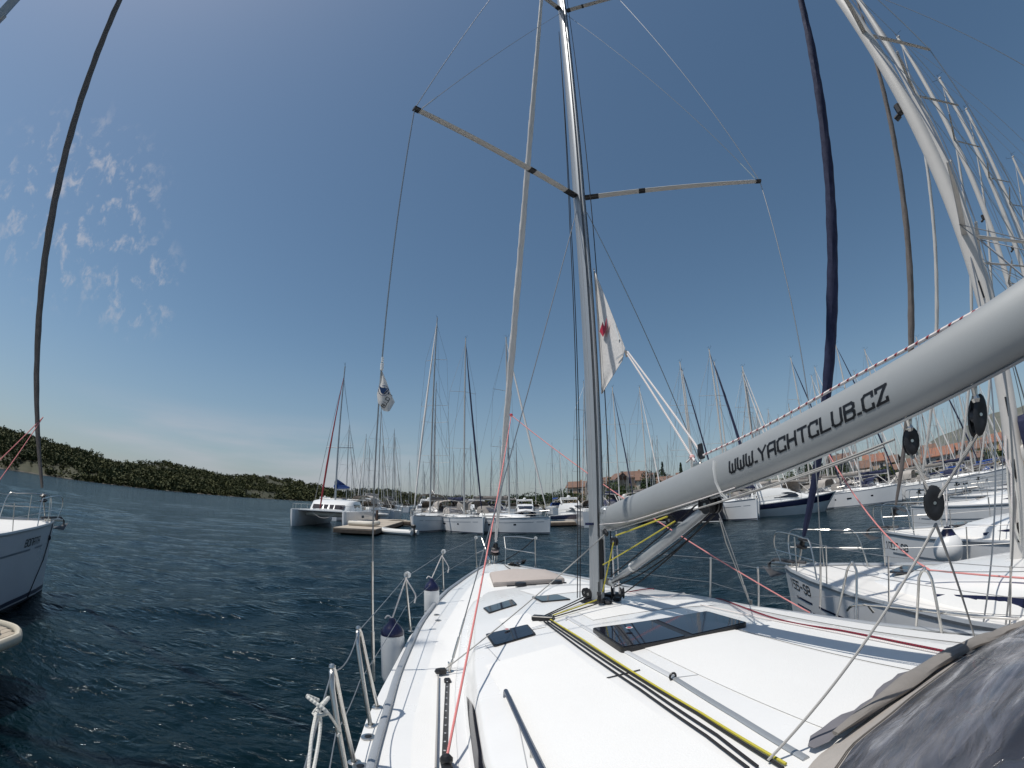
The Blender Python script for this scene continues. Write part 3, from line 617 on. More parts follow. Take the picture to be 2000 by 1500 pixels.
# bow: cushion lies on the foredeck
mb = MB(); cu = [(960, 1119), (1000, 1117.5), (1070, 1120), (1103, 1131), (1103, 1139), (1040, 1141), (965, 1141)]
Q = [P(*q, .01) for q in [(957, 1126), (1002, 1118.5), (1066, 1120), (1092, 1131), (1102, 1137), (1040, 1141), (964, 1146)]]
c = sum(Q)/len(Q); th = .085
prof = [(1.0, 0), (1.015, .03), (1.0, .07), (.96, .085), (.5, .092), (.01, .094)]
mb.grid([[c+(q-c)*k+np.array([0, 0, u]) for q in Q] for k, u in prof], cushm, closev=True)
cu = mb.build('sun_cushion'); cu.location = tuple(YA.o); cu.rotation_euler = (0, 0, -R(YA.az)); tag(cu, 'beige padded sunbathing cushion lying on the foredeck of the yacht in front', 'cushion')
for q in ((1017, 1143), (1087, 1139)): mb = MB(); mb.lathe([(.0001, .05), (.085, .045), (.10, 0), (.10, -.01)], blk, P(*q, .045), 14); mb.build('vent_cover', yacht)
mb = MB(); a, b = P(990, 1144.5, .015), P(1106, 1138, .015); mb.tube([a, b], .012, blk, 6); mb.build('cushion_batten', yacht)
# bow fittings: furler drum, anchor roller, cleats and warps
TACK = np.array([0, 5.55, 1.78]); HEADP = np.array([.12, -.12, 17.2])
def stay(z): return lerp(TACK, HEADP, (z-TACK[2])/(HEADP[2]-TACK[2]))
mb = MB(); ax = tuple(HEADP-TACK); c0 = stay(1.90)
mb.lathe([(.0001, 0), (.10, 0), (.115, .02), (.115, .035), (.05, .05), (.045, .12), (.10, .135), (.105, .15), (.06, .17), (.045, .26), (.0001, .27)], blk, c0, 18, ax)
mb.lathe([(.052, .055), (.085, .07), (.085, .11), (.052, .125)], whrope, c0, 16, ax); mb.build('furler_drum', yacht)
mb = MB(); mb.tube([TACK-[0, 0, .12], stay(1.95)], .018, steel, 8)
for s in (-1, 1): mb.tube([TACK+[s*.05, 0, -.12], stay(1.9)+[s*.05, 0, 0]], .008, steel, 6)
mb.box(TACK+[0, 0, -.12], (.12, .16, .06), steel, bev=.01); mb.box(TACK+[0, .25, -.1], (.12, .5, .05), steel, bev=.01); mb.box(TACK+[-.12, .1, -.02], (.07, .3, .12), steel, rx=.2, bev=.02); mb.build('stem_fitting', yacht)
rs = random.Random(3)
for q in ((1004, 1103), (1018, 1099)):
    mb = MB(); c = P(*q, .03); mb.tube([c+[-.14, .02, .03], c+[.14, -.02, .03]], .014, steel, 8)
    pts = [c+[rs.uniform(-.11, .11), rs.uniform(-.09, .09), rs.uniform(-.02, .05)] for _ in range(16)]
    mb.tube(spline(pts, 5), .014, blackrope, 6); mb.build('mooring_cleat', yacht)
mb = MB(); mb.tube(spline([BZ(1043, 1053, 2.26), BZ(1020, 1073, 2.0), BZ(990, 1092, 1.75), BZ(970, 1099, 1.72)], 6), .010, blackrope, 6); mb.build('mooring_line', yacht)
mb = MB(); mb.tube(spline([P(978, 1098, .01), P(990, 1107, .01), P(1000, 1113, .01)], 4), .008, blackrope, 6); mb.build('mooring_line', yacht)
# anchor locker lines
mb = MB(); mb.tube([P(938, 1122, .002), P(948, 1132, .002), P(959, 1142, .002)], .006, sg, 5, flat=(1, .4)); mb.tube([P(945, 1119, .002), P(1008, 1117, .002)], .010, blk, 5, flat=(1, .4)); mb.build('locker_seam', yacht)

# ---- stanchions, pulpit, lifelines
def wheelcap(mb, c):
    mb.lathe([(.012, -.014), (.036, -.014), (.036, .014), (.012, .014)], whitepl, c, 16, (.4, 1, 0)); mb.lathe([(.0001, -.016), (.012, -.016), (.012, .016), (.0001, .016)], steel, c, 8, (.4, 1, 0))
    for k in range(5): a = k*1.256; mb.lathe([(.0001, -.0175), (.005, -.0175), (.005, -.014)], steel, c+np.array([math.cos(a)*.024, 0, math.sin(a)*.024]), 6, (.4, 1, 0))
tops = {'p': [], 's': []}
def stanch(base, top, side, cap=True):
    b = P(*base); mb = MB()
    t = YA.at(*top, 1, b[1]); t = b+np.array([t[0]-b[0], 0, .0])+[0, 0, min(.66, max(.5, t[2]-b[2]))]
    mb.tube([b-[0, 0, .0], t], .0125, steel, 8); mb.lathe([(.0001, 0), (.032, 0), (.032, .006), (.016, .012), (.016, .05)], steel, b, 12); mb.ball(t, .017, steel, 8)
    o = mb.build('stanchion', yacht)
    if cap: m = MB(); wheelcap(m, t+[.02, .02, .02]); m.build('stanchion_cap', o)
    tops[side].append(t); return b, t
def loop(b1, b2, top, side):
    b, c = P(*b1), P(*b2); m_ = (b+c)/2; t = YA.at(*top, 1, m_[1]); tz = min(.7, max(.55, t[2]-m_[2])); dx = max(-.12, min(.12, t[0]-m_[0])); e = (c-b)/np.linalg.norm(c-b)
    a0 = b+[dx*.9, 0, tz*.9]+e*np.linalg.norm(c-b)*.26; a1 = c+[dx*.9, 0, tz*.9]-e*np.linalg.norm(c-b)*.26; tt = m_+[dx, 0, tz]
    arc = [a0+(0)*e, lerp(a0, tt, .45)+np.array([0, 0, tz*.045]), tt-e*.02+[0, 0, .012], tt+e*.02+[0, 0, .012], lerp(a1, tt, .45)+np.array([0, 0, tz*.045]), a1]
    mb = MB(); mb.tube([b]+spline(arc, 4)+[c], .0135, steel, 10)
    for q in (b, c): mb.lathe([(.0001, 0), (.036, 0), (.036, .006), (.018, .012)], steel, q, 14)
    mb.ball(tt+[0, 0, .03], .018, steel, 8); mb.build('gate_frame', yacht); tops[side].append(tt+np.array([0, 0, .01])); return tt
b0, t0 = stanch((931, 1109), (928, 1052), 'p'); b1, t1 = stanch((866, 1153), (864, 1080), 'p'); b2, t2 = stanch((802, 1233), (792, 1127), 'p')
g1 = loop((737, 1382), (724, 1418), (700, 1236), 'p'); 
g2 = loop((692, 1490), (684, 1550), (649, 1314), 'p')
s0, u0 = stanch((1046, 1108), (1045, 1053), 's'); s1, u1 = stanch((1387, 1170), (1388, 1090), 's', False); s2_, u2 = stanch((1482, 1190), (1480, 1110), 's', False)
h1 = loop((1633, 1209), (1672, 1215), (1676, 1113), 's'); h2 = loop((1789, 1230), (1840, 1239), (1806, 1122), 's')
# pulpit
mb = MB(); zt = t0[2]
for s, base, tp in ((-1, b0, t0), (1, s0, u0)):
    mid = np.array([s*.20, 5.35, dz(0, 5.3)]); mt = np.array([s*.26, 5.7, zt]); mb.tube([mid, mid+[s*.02, .05, .34], mt], .0125, steel, 8); mb.tube(spline([tp, lerp(tp, mt, .5)+[s*.03, 0, .02], mt], 4), .0125, steel, 8)
    a = lerp(base, tp, .5); mb.tube([a, mid+[s*.02, .05, .34]], .009, steel, 8)
mb.build('pulpit', yacht)
mb = MB()
for key in ('p', 's'):
    T = tops[key]
    for a, b in zip(T[:-1], T[1:]):
        gate = key == 'p' and b is T[-1]
        mb.tube(sag(a, b, .07 if gate else .006, 8), .0035, wire, 5)
        bl = np.array([0, 0, .33]); mb.tube(sag(a-bl, b-bl, .02 if gate else .008, 8), .003, wire, 5)
    a = T[-1]; b = np.array([-2.25 if key == 'p' else 2.0, -6.2, a[2]]); mb.tube(sag(a, b, .01, 8), .0035, wire, 5); mb.tube(sag(a-[0, 0, .33], b-[0, 0, .33], .01, 8), .003, wire, 5)
mb.build('lifeline', yacht)
# starboard grab bar by the cockpit
mb = MB(); a = BZ(1655, 1191, 1.66); mb.tube(spline([BZ(1655, 1192, 1.62), BZ(1663, 1184, 1.72), BZ(1685, 1181, 1.76), BZ(1760, 1187, 1.78), BZ(1900, 1203, 1.80), BZ(1990, 1208, 1.8)], 5), .014, steel, 8); mb.tube([BZ(1695, 1182, 1.76), BZ(1706, 1196, 1.64)], .012, steel, 8); mb.build('grab_bar', yacht)
# mooring rope tied on the port lifeline
mb = MB(); kn = YA.at(621, 1385, 0, -2.30)
mb.tube(spline([kn+[0, .02, .02], kn+[-.03, 0, .04], kn+[.03, -.02, 0], kn+[-.02, .03, -.03], kn+[.03, .02, .03], kn+[.0, -.02, .0]], 5), .0062, greenwh, 7)
for pts in ([(622, 1390), (626, 1410), (622, 1450), (612, 1505), (600, 1560)], [(618, 1392), (609, 1440), (603, 1500), (598, 1560)], [(626, 1378), (642, 1394), (656, 1415), (664, 1430), (660, 1437)]):
    mb.tube(spline([YA.at(*q, 0, -2.31) for q in pts], 5), .0056, greenwh, 7)
mb.build('fender_line', yacht)

# ---- mast
def mast_axis(z): return np.array([interp(z, [1.9, 7, 12.3, 17.4], [-.06, -.03, .10, .16]), interp(z, [1.9, 17.4], [0, -.12]), z])
mb = MB(); zs = [1.9, 2.72, 4.6, 6.8, 9, 11.6, 14, 17.4]; prof = []
for a in np.linspace(0, 2*math.pi, 25)[:-1]:
    x, y = .068*math.cos(a), .115*math.sin(a)
    if math.sin(a) < -.93: y = -.100       # sail track slot
    prof.append((x, y))
mb.grid([[mast_axis(z)+[x*(1 if z < 15 else .8), y*(1 if z < 15 else .8), 0] for x, y in prof] for z in zs], alu, closev=True, flip=False)
mb.build('mast', yacht, ang=30); mast_o = yacht.children[-1]
mb = MB()                                   # aft track section standing proud, grooves
for xx, yy, r_, m_ in ((0, -.118, .013, alu), (-.030, -.112, .004, blk), (.030, -.112, .004, blk), (-.060, -.055, .0035, sg), (.060, -.055, .0035, sg)):
    mb.tube([mast_axis(z)+[xx, yy, 0] for z in [2.05]+zs[2:]], r_, m_, 6, flat=(1, 1))
mb.build('mast_track', mast_o)
mb = MB(); mb.tube([mast_axis(2.78)+[0, 0, -.012], mast_axis(2.78)+[0, 0, .012]], .118, navyp, 20, flat=(1.05, .62), upv=(0, 1, 0)); mb.build('mast_band', mast_o)
MZ = lambda z, x=0, y=0: mast_axis(z)+np.array([x, y, 0])
# internal slot with dark rope exit
mb = MB(); mb.box(MZ(2.42, -.02, -.135), (.06, .03, .42), blk, bev=.008); mb.box(MZ(2.42, -.055, -.142), (.012, .04, .46), alu); mb.box(MZ(2.42, .018, -.142), (.012, .04, .46), alu); mb.build('mast_slot', mast_o)
# mast collar and base with turning blocks
mb = MB(); mb.lathe([(.0001, 0), (.20, 0), (.20, .012), (.15, .03), (.14, .05), (.0001, .05)], blk, MZ(1.955)-[0, 0, .02], 20)
mb.build('mast_step', yacht)
def sheave(c, r, ax=(1, 0, 0), name='turning_block', w_=.018, parent=None):
    mb = MB(); c = np.array(c, float); mb.lathe([(.0001, -w_), (r, -w_), (r, -w_*.5), (r*.72, -w_*.25), (r*.72, w_*.25), (r, w_*.5), (r, w_), (.0001, w_)], blk, c, 18, ax); mb.lathe([(.0001, -w_-.004), (r*.28, -w_-.004), (r*.28, w_+.004), (.0001, w_+.004)], steel, c, 10, ax)
    return mb.build(name, parent or yacht)
for q, r in (((1144, 1157), .05), ((1151, 1160), .055), ((1170, 1166), .055), ((1215, 1158), .058), ((1197, 1155), .05)):
    sheave(BX(*q, -.13 if q[0] < 1190 else .12), r, (1, .3 if q[0] < 1160 else -.35, 0))
mb = MB()
for q in ((1180, 1171), (1187, 1176), (1205, 1170)): mb.ball(P(*q, .02), .05, blk, 8, (1, 1, .5))
mb.box(P(1196, 1162, .03), (.16, .14, .05), blk, rz=.4, bev=.01); mb.build('deck_block', yacht)
# deck organiser
mb = MB(); a, b = P(1040, 1208, .02), P(1082, 1206, .02); mb.box((a+b)/2, (np.linalg.norm(b-a), .075, .045), blk, rz=math.atan2(b[1]-a[1], b[0]-a[0]), bev=.008)
for k in np.linspace(.1, .9, 5): mb.lathe([(.0001, .0), (.009, 0), (.009, .026), (.0001, .027)], steel, lerp(a, b, k), 8)
mb.build('deck_organiser', yacht)
# lines along the roof
def deckline(pxs, m, r=.0065, name='halyard', up=.012, ext=None):
    pts = [P(*q, up) for q in pxs]
    if ext: pts.append(pts[-1]+(pts[-1]-pts[-2])/np.linalg.norm(pts[-1]-pts[-2])*ext)
    pts = [p if i in (0, len(pts)-1) else p for i, p in enumerate(pts)]; o = []
    for a, b in zip(pts[:-1], pts[1:]):
        for k in range(5): q = lerp(a, b, k/5); q[2] = max(q[2], surf(q[0], q[1])+up) if q[1] > -3.6 else q[2]; o.append(q)
    mb = MB(); mb.tube(o+[pts[-1]], r, m, 7); return mb.build(name, yacht)
deckline([(1062, 1213), (1130, 1264), (1250, 1346), (1380, 1437), (1462, 1500)], blackrope)
deckline([(1068, 1213), (1140, 1262), (1260, 1341), (1400, 1435), (1480, 1497)], blackrope)
deckline([(1075, 1212), (1150, 1262), (1222, 1308), (1360, 1392), (1530, 1500)], blackrope)
deckline([(1072, 1208), (1140, 1250), (1240, 1315), (1370, 1393), (1535, 1492)], yelrope, .0068)
mb = MB(); mb.tube([P(1185, 1324, .006), P(1250, 1308, .006)], .004, blk, 5); mb.build('rope_keeper', yacht)
for (a, b, m_, r) in (((1060, 1204), (1146, 1163), blackrope, .0065), ((1066, 1204), (1152, 1166), blackrope, .0065), ((1078, 1206), (1176, 1176), blackrope, .006), ((1070, 1205), (1165, 1172), yelrope, .007)):
    mb = MB(); mb.tube([P(*a, .02), P(*b, .04)], r, m_, 7); mb.build('halyard', yacht)
# halyards standing in front of the mast
for dx, px in ((-.18, 1149), (-.15, 1155)):
    mb = MB(); mb.tube([MZ(1.99, dx, .10), MZ(6.4, dx*.62, .115), MZ(11, -.06, .12)], .0055, blackrope, 6); mb.build('halyard', yacht)
mb = MB(); mb.tube([MZ(1.99, .10, -.14), MZ(5, .085, -.13), MZ(12, .07, -.12)], .006, blackrope, 6); mb.build('halyard', yacht)
mb = MB(); mb.tube([MZ(2.05, .16, -.2), MZ(2.7, .13, -.2)], .008, whrope, 6); mb.tube([MZ(2.05, .12, -.17), MZ(2.65, .10, -.16)], .008, whrope, 6); mb.build('cunningham_line', yacht)
# starboard side lines: dark red and speckled
rb = (1361, 1172)
mb = MB(); c = P(*rb, .03); mb.box(c, (.09, .12, .07), blk, bev=.012); mb.build('jammer', yacht)
for offs, m_, r in ((0, redrope, .0075), (6, whrope, .006)):
    o = [P(*q, .015) for q in ((1224, 1157), (1300, 1164+offs*.4), (1352, 1169+offs*.5))]; o = [np.array([q[0], q[1], surf(q[0], q[1])+.015]) for q in spline(o, 8)]; mb = MB(); mb.tube(o, r, m_, 7); mb.build('halyard', yacht)
    o = [P(x_, y_+offs*.9, .015) for x_, y_ in ((1368, 1175), (1500, 1203), (1650, 1232), (1780, 1258), (1885, 1279))]; o.append(o[-1]+(o[-1]-o[-2])*.5); o = [np.array([q[0], q[1], surf(q[0], q[1])+.013]) for q in spline(o, 10)]; mb = MB(); mb.tube(o, r, m_, 7); mb.build('halyard', yacht)

# ---- spreaders and standing rigging
TIP = {(-1, 0): BZ(810, 212, 6.86), (1, 0): BZ(1484, 354, 6.86)}
r0 = {-1: MZ(6.80, -.07, -.04), 1: MZ(6.80, .07, -.04)}
TIP[(-1, 1)] = MZ(11.6, -1.15, -.55); TIP[(1, 1)] = BZ(1205, -6, 11.65)
sgl = mat('spreader_grey', (.50, .49, .47), .5, .0, noise=.08)
for lv in (0, 1):
    for s in (-1, 1):
        a = r0[s] if lv == 0 else MZ(11.6, s*.07, -.04); b = TIP[(s, lv)]
        mb = MB(); mb.tube([lerp(a, b, t) for t in (0, .3, .7, 1)], [.046, .044, .040, .036], sgl, 10, flat=(1, .42) , upv=(0, 0, 1)); sp = mb.build('spreader', mast_o)
        for t0_, t1_ in ((0.0, .075), (.30, .335), (.975, 1.005)): mb = MB(); mb.tube([lerp(a, b, t0_), lerp(a, b, t1_)], .049-.008*t0_, blk, 10, flat=(1, .5)); mb.build('spreader_band', sp)
mb = MB(); 
CH = {-1: np.array([-2.28, -.60, 1.58]), 1: BX(1602, 1192, 2.06)}
for s in (-1, 1):
    b = CH[s]; t = TIP[(s, 0)]
    mb = MB(); mb.tube([b, t], .0062, wire, 6); L = np.linalg.norm(t-b)
    if s < 0: mb.tube([lerp(b, t, .30/L), lerp(b, t, .95/L)], .010, steel, 8); mb.tube([lerp(b, t, .05/L), lerp(b, t, .36/L)], .014, steel, 8); mb.box(b, (.02, .06, .16), steel)
    else: mb.tube([lerp(b, t, .04/L), lerp(b, t, .5/L)], .012, steel, 8)
    mb.tube([t, TIP[(s, 1)]], .0055, wire, 6); mb.tube([TIP[(s, 1)], MZ(16.9, 0, 0)], .005, wire, 6); mb.build('cap_shroud', yacht)
    mb = MB(); mt = MZ(11.45, s*.06, -.03); mb.tube([t+[-s*.08, 0, .02], mt], .0042, wire, 6); mb.tube([t+[-s*.08, 0, .02], lerp(t+[-s*.08, 0, .02], mt, .06)], .008, steel, 6); mb.build('diagonal_shroud', yacht)
    b = P(877, 1312) if s < 0 else P(1466, 1183); t = MZ(6.55, s*.07, -.05); L = np.linalg.norm(t-b)
    mb = MB(); mb.tube([b, t], .005, wire, 6); mb.tube([lerp(b, t, .12/L), lerp(b, t, .30/L)], .011, steel, 8); mb.tube([lerp(b, t, .32/L), lerp(b, t, .46/L)], .008, steel, 8); mb.tube([lerp(b, t, .02), lerp(b, t, 0)], .010, steel, 8)
    mb.box(b+[0, 0, .03], (.012, .05, .10), steel); mb.lathe([(.0001, 0), (.05, 0), (.05, .004), (.02, .008)], steel, b, 16); mb.build('lower_shroud', yacht)
# genoa track and cars
mb = MB(); a, b = P(874, 1330, .012), P(868, 1487, .012); e = (a-b)/np.linalg.norm(a-b); b = a-e*1.85
mb.tube([a, b], .015, blk, 4); 
for k in range(18): mb.lathe([(.0001, .012), (.007, .012), (.0001, .0125)], sg, lerp(a, b, (k+.5)/18)+[0, 0, .004], 8)
mb.build('genoa_track', yacht)
SH = P(872, 1487, .05)
mb = MB(); mb.box(a, (.05, .06, .04), blk, bev=.01); mb.build('genoa_car', yacht); mb = MB(); mb.box(SH-[0, 0, .025], (.055, .12, .05), blk, bev=.01); mb.ball(SH+[0, 0, .01], .035, blk, 10); mb.build('genoa_car', yacht)
c = P(857, 1311, .04); mb = MB(); mb.ball(c, .035, blk, 8, (1, 1, .8)); mb.box(c+[.03, 0, 0], (.06, .05, .05), blk, bev=.01); mb.build('lead_block', yacht)
deckline([(856, 1318), (854, 1400), (851, 1500)], greyrope, .0065, 'control_line', .03)

# ---- furled genoa on the forestay, sheets
def furl(mb, a, b, rfn, m, turns=3.2, n=14, seg=70, sagv=0, wob=.0):
    a, b = np.array(a, float), np.array(b, float); L = np.linalg.norm(b-a); pts = []; rr = []
    for i in range(seg+1):
        t = i/seg; s_ = 4*t*(1-t); pts.append(lerp(a, b, t)+np.array([0, -sagv*.5*s_, -sagv*s_])); rr.append(rfn(t))
    def rf(i, A):
        z = i/seg*L; q = ((A/(2*math.pi))+z*turns/ L*1.0) % 1.0
        return 1+.16*(q-.5)+.05*math.sin(A*2+z*5)+wob*math.sin(z*3.1)*math.sin(z*1.3+A)
    mb.tube(pts, rr, m, n, rfn=rf)
mb = MB(); gt = lambda t: interp(t, [0, .006, .03, .12, .25, .6, .93, .96, 1], [.020, .028, .034, .050, .066, .055, .030, .012, .01])
furl(mb, stay(2.18), HEADP, gt, sailw, 34, 14, 150, .12); gen = mb.build('furled_genoa', yacht)
for i in range(7):
    mb = MB(); z = 2.2+i*.22; p = stay(z)
    mb.tube([p+np.array([math.cos(a)*.040, math.sin(a)*.040, a*.016]) for a in np.linspace(0, 2*math.pi, 14)], .004, whrope, 5); mb.build('sail_tie', gen)
CLEW = BX(997, 812, .0)+[0, -.06, 0]
mb = MB(); mb.ball(CLEW, .035, redp, 8); mb.build('clew_ring', gen)
for k, (dx, r_) in enumerate(((0, .0075), (.02, .0075))):
    mb = MB(); e = SH+np.array([dx*.5, -.01, .02]); mb.tube([lerp(CLEW, e, t)-np.array([.0, 0, .18*4*t*(1-t)*.5])+[dx*(1-t), 0, 0] for t in np.linspace(0, 1, 16)], r_, pinkrope, 7)
    if k == 0: mb.build('genoa_sheet', yacht)
e = P(1582, 1197, .03); mid = [BY(1075, 882, 3.6)]
mb = MB(); mb.tube([lerp(CLEW, e, t)-np.array([0, 0, .22*4*t*(1-t)*.5]) for t in np.linspace(0, 1, 18)], .0075, pinkrope, 7); mb.build('genoa_sheet', yacht)
# grey preventer line from the mast down to the port chainplate
mb = MB(); mb.tube([BX(1183, 1042, -.10), P(868, 1308, .05)], .0052, greyrope, 6); mb.build('preventer_line', yacht)
mb = MB(); mb.box(BX(1183, 1040, -.11), (.03, .09, .05), blk, rx=.5, bev=.01); mb.build('lead_block', yacht)

# ---- mainsail clew corner out of the mast
mb = MB(); A_, B_, C_ = BX(1161, 524, 0), BX(1224, 690, 0), BX(1178, 769, 0)
A_[1] = B_[1]*0-.13; C_[1] = -.13
A_ = YA.at(1159, 524, 1, -.11); C_ = YA.at(1175, 769, 1, -.11)
rows = []
for i in range(13):
    t = i/12; lf = lerp(A_, C_, t)
    q = lerp(A_, B_, t/.70) if t < .70 else lerp(B_, C_, (t-.70)/.30)
    rows.append([lerp(lf, q, u)+np.array([.010*math.sin(u*5+t*4)*(u*(1-u)*4), 0, 0]) for u in np.linspace(0, 1, 9)])
mb.grid(rows, sailw); fr = [[np.array(p)+[.004, 0, 0] for p in r] for r in rows]; mb.grid(fr, sailw, flip=True); ms = mb.build('mainsail_clew', yacht)
mb = MB(); pl_ = lambda px, py: YA.at(px, py, 0, -.022)
def tri(pts): mb.poly([pl_(*q) for q in pts], redp, .002)
tri([(1171, 647), (1178, 658), (1178, 650), (1177, 628)]); tri([(1177, 628), (1178, 658), (1185, 645), (1183, 620)]) if False else None
mb.poly([pl_(*q) for q in [(1171, 647), (1178, 648), (1177, 628), (1180.5, 638), (1185, 621), (1184.5, 643), (1178, 658)]], redp, .002); mb.build('sail_logo', ms)
mb = MB(); mb.tube([B_+[0, .02, .03], B_+[0, 0, -.03]], .018, canvas, 8, flat=(.5, 1)); mb.box(lerp(B_, A_, .22)+[-.008, .02, 0], (.004, .03, .22), whitepl, rx=-.33); mb.build('clew_board', ms); mb = MB(); mb.box(B_+[-.01, .12, .01], (.004, .16, .02), ringm); mb.build('batten_patch', ms)

# ---- boom
bt = lambda y: interp(y, [-3.78, -.95], [3.60, 3.09])
by0, by1 = -.20, -5.9
def boomc(y): return np.array([0, y, 2.915-.18*(y+.36)*1.0]) if False else np.array([mast_axis(2.9)[0]*.5, y, 2.855-(y+.36)*.172])
BH, BW = .130, .082
secs = [by0, -.35, -.5, -.65, -.8, -1.0, -1.2, -1.6, -2, -2.5, -3, -3.5, -4, -5, by1]; rows = []
for y in secs:
    k = interp(y, [by1, -1.2, -.8, -.5, by0], [1, 1, .985, .95, .90]); c = boomc(y); r_ = []
    for a in np.linspace(0, 2*math.pi, 29)[:-1]:
        ca, sa = math.cos(a), math.sin(a); X = BW*np.sign(ca)*abs(ca)**.8*(1-.12*max(0, sa)); Z = BH*np.sign(sa)*abs(sa)**.9; r_.append(c+[X*k, Z*k*.17*0, Z*k])
    rows.append(r_)
mb = MB(); mb.grid(rows, aluboom, closev=True, flip=True); mb.add(rows[0], [tuple(range(28))], aluboom); mb.add(rows[-1], [tuple(range(28))[::-1]], aluboom); boom = mb.build('boom', yacht, ang=40)
def boomside(y, v):          # v: -1 bottom .. 1 top on the port face
    sa = max(-1, min(1, v)); a = math.asin(sa); ca = math.cos(a); return boomc(y)+np.array([-BW*abs(ca)**.8*(1-.12*max(0, sa)), 0, BH*np.sign(sa)*abs(sa)**.9])
y0_ = BX(1431, 905, -.08)[1]; y1_ = BX(1741, 775, -.08)[1]
gw = sum(2.4 if ch == '.' else 5.6 for ch in 'WWW.YACHTCLUB.CZ')-1.2; sc_ = (y0_-y1_)/gw
def fb(s, t, d):
    y = y0_-s*sc_+(t-3)*.0; return boomside(y, -.25+(t/6)*.47)+[-d, 0, 0]
mb = MB(); letters(mb, 'WWW.YACHTCLUB.CZ', fb, lettering, 1.12); mb.build('boom_lettering', boom, smooth=False)
mb = MB(); mb.box(boomc(-.24), (.15, .10, .24), alu, rx=.17, bev=.02); mb.box(MZ(2.83, 0, -.155), (.05, .09, .15), steel, bev=.01); mb.tube([MZ(2.9, 0, -.2), MZ(2.75, 0, -.2)], .016, steel, 8)
for k in range(6): mb.lathe([(.0001, 0), (.006, 0), (.006, .003), (.0001, .004)], steel, boomc(-.25)+[-.076, .02*((k % 2)*2-1), -.08+.07*(k//2)], 8, (-1, 0, 0))
mb.build('gooseneck', boom)
# rope and track under the boom
bb = lambda y, dz_=0, dx=0: boomc(y)+[dx, 0, -BH-dz_]
mb = MB(); mb.tube([bb(-.35, .004, -.02), bb(-5.7, .004, -.02)], .009, alu, 4); mb.build('boom_track', boom)
mb = MB(); mb.tube([bb(-1.9, .05, -.04), bb(-3.25, .085, -.05)], .006, greyrope, 6); mb.tube([bb(-1.75, .05, -.06), bb(-3.3, .07, -.03)], .006, greyrope, 6); mb.build('reef_line', boom)
mb = MB(); mb.tube(spline([MZ(2.78, -.07, -.24), bb(-.8, -.02, -.075), bb(-1.45, -.01, -.075), bb(-2.2, .0, -.06)], 5), .004, whrope, 6); mb.build('reef_line', boom)
# strap hanging on the boom
mb = MB(); ys_ = BX(1399, 930, -.09)[1]; pts = [boomside(ys_, .62)+[-.004, 0, 0], boomside(ys_-.01, .2)+[-.004, 0, 0], boomside(ys_-.02, -.4)+[-.006, 0, 0], boomside(ys_-.03, -.9)+[-.01, 0, -.02], bb(ys_-.06, .05, -.03)]
mb.tube(pts, .016, whitepl, 6, flat=(.2, 1), upv=(1, 0, 0)); mb.build('strap', boom)
# vang
va, vb = BX(1196, 1137, 0), bb(BX(1390, 1000, 0)[1], .04, 0); vb[0] = 0
mb = MB(); mb.tube([va, lerp(va, vb, .3)], .030, alu, 14); mb.tube([lerp(va, vb, .28), lerp(va, vb, .97)], .041, alu, 14); mb.tube([lerp(va, vb, .265), lerp(va, vb, .285)], .046, whitepl, 14); mb.build('boom_vang', yacht)
mb = MB(); mb.box(va+[0, .05, 0], (.07, .12, .08), steel, bev=.01); mb.ball(va, .045, alu, 10); mb.build('vang_fitting', yacht)
for dx in (-.035, .035): sheave(vb+[dx, 0, 0], .062, (1, 0, 0), 'vang_block', .020)
mb = MB()
for k in range(4): mb.tube([vb+np.array([-.06+k*.012, math.cos(a)*.066, math.sin(a)*.066-.004*k]) for a in np.linspace(-.5, 3.9, 12)], .006, blackrope, 5)
mb.build('vang_tackle', yacht)
for da, db, dx in ((.045, .07, -.03), (-.02, -.06, -.02), (-.06, -.07, .03)):
    mb = MB(); mb.tube(sag(va+[dx, 0, da+.01], vb+[dx, 0, db], .05 if da < 0 else 0, 10), .0062, blackrope, 6); mb.build('vang_line', yacht)
mb = MB(); mb.tube(sag(va+[.05, -.1, -.12], vb+[.02, 0, -.07], .02, 8), .0062, blackrope, 6); mb.build('vang_line', yacht)
mb = MB(); mb.tube([BX(1405, 1012, .03), BX(1418, 1060, .25), P(1463, 1176, .05)], .0045, greyrope, 6); mb.build('control_line', yacht)
# yellow line at the gooseneck
yb1, yb2 = BX(1202, 1050, -.09), BX(1306, 1012, -.09)
sheave(BX(1200, 1058, -.07), .042, (1, .2, 0), 'lead_block'); sheave(BX(1310, 1016, -.06), .040, (1, .2, 0), 'lead_block')
for a, b, r in (((1203, 1046), (1303, 1009), .0072), ((1178, 1103), (1318, 1018), .0060), ((1198, 1060), (1177, 1156), .0065)):
    mb = MB(); mb.tube([BX(*a, -.10), BX(*b, -.10)], r, yelrope, 7); mb.build('reef_line', yacht)
# outhaul on top of the boom, halyard block
tb = BX(1368, 884, -.01)
mb = MB(); mb.tube([tb+[0, 0, .06], tb+[0, -.02, -.045]], .026, blk, 12, flat=(.55, 1)); mb.ball(tb, .034, blk, 10, (.6, .9, 1.5)); mb.build('boom_block', yacht)
mb = MB(); bs = boomc(tb[1])+[0, .02, BH]; mb.tube([tb+[0, 0, -.05], bs], .008, steel, 6); mb.tube([bs+[0, .03, .04], bs], .008, steel, 6); mb.box(bs, (.03, .09, .03), steel, bev=.005); mb.build('shackle', yacht)
k1 = BX(1352, 893, 0)
mb = MB(); mb.tube([B_+[0, -.01, -.01], k1], .0085, whrope, 7); mb.tube([k1, bs+[0, .03, .03]], .0085, whrope, 7); mb.build('outhaul_line', yacht)
mb = MB(); mb.tube([B_+[0, -.02, .01], tb+[0, .02, .03]], .0085, whrope, 7); mb.build('outhaul_line', yacht)
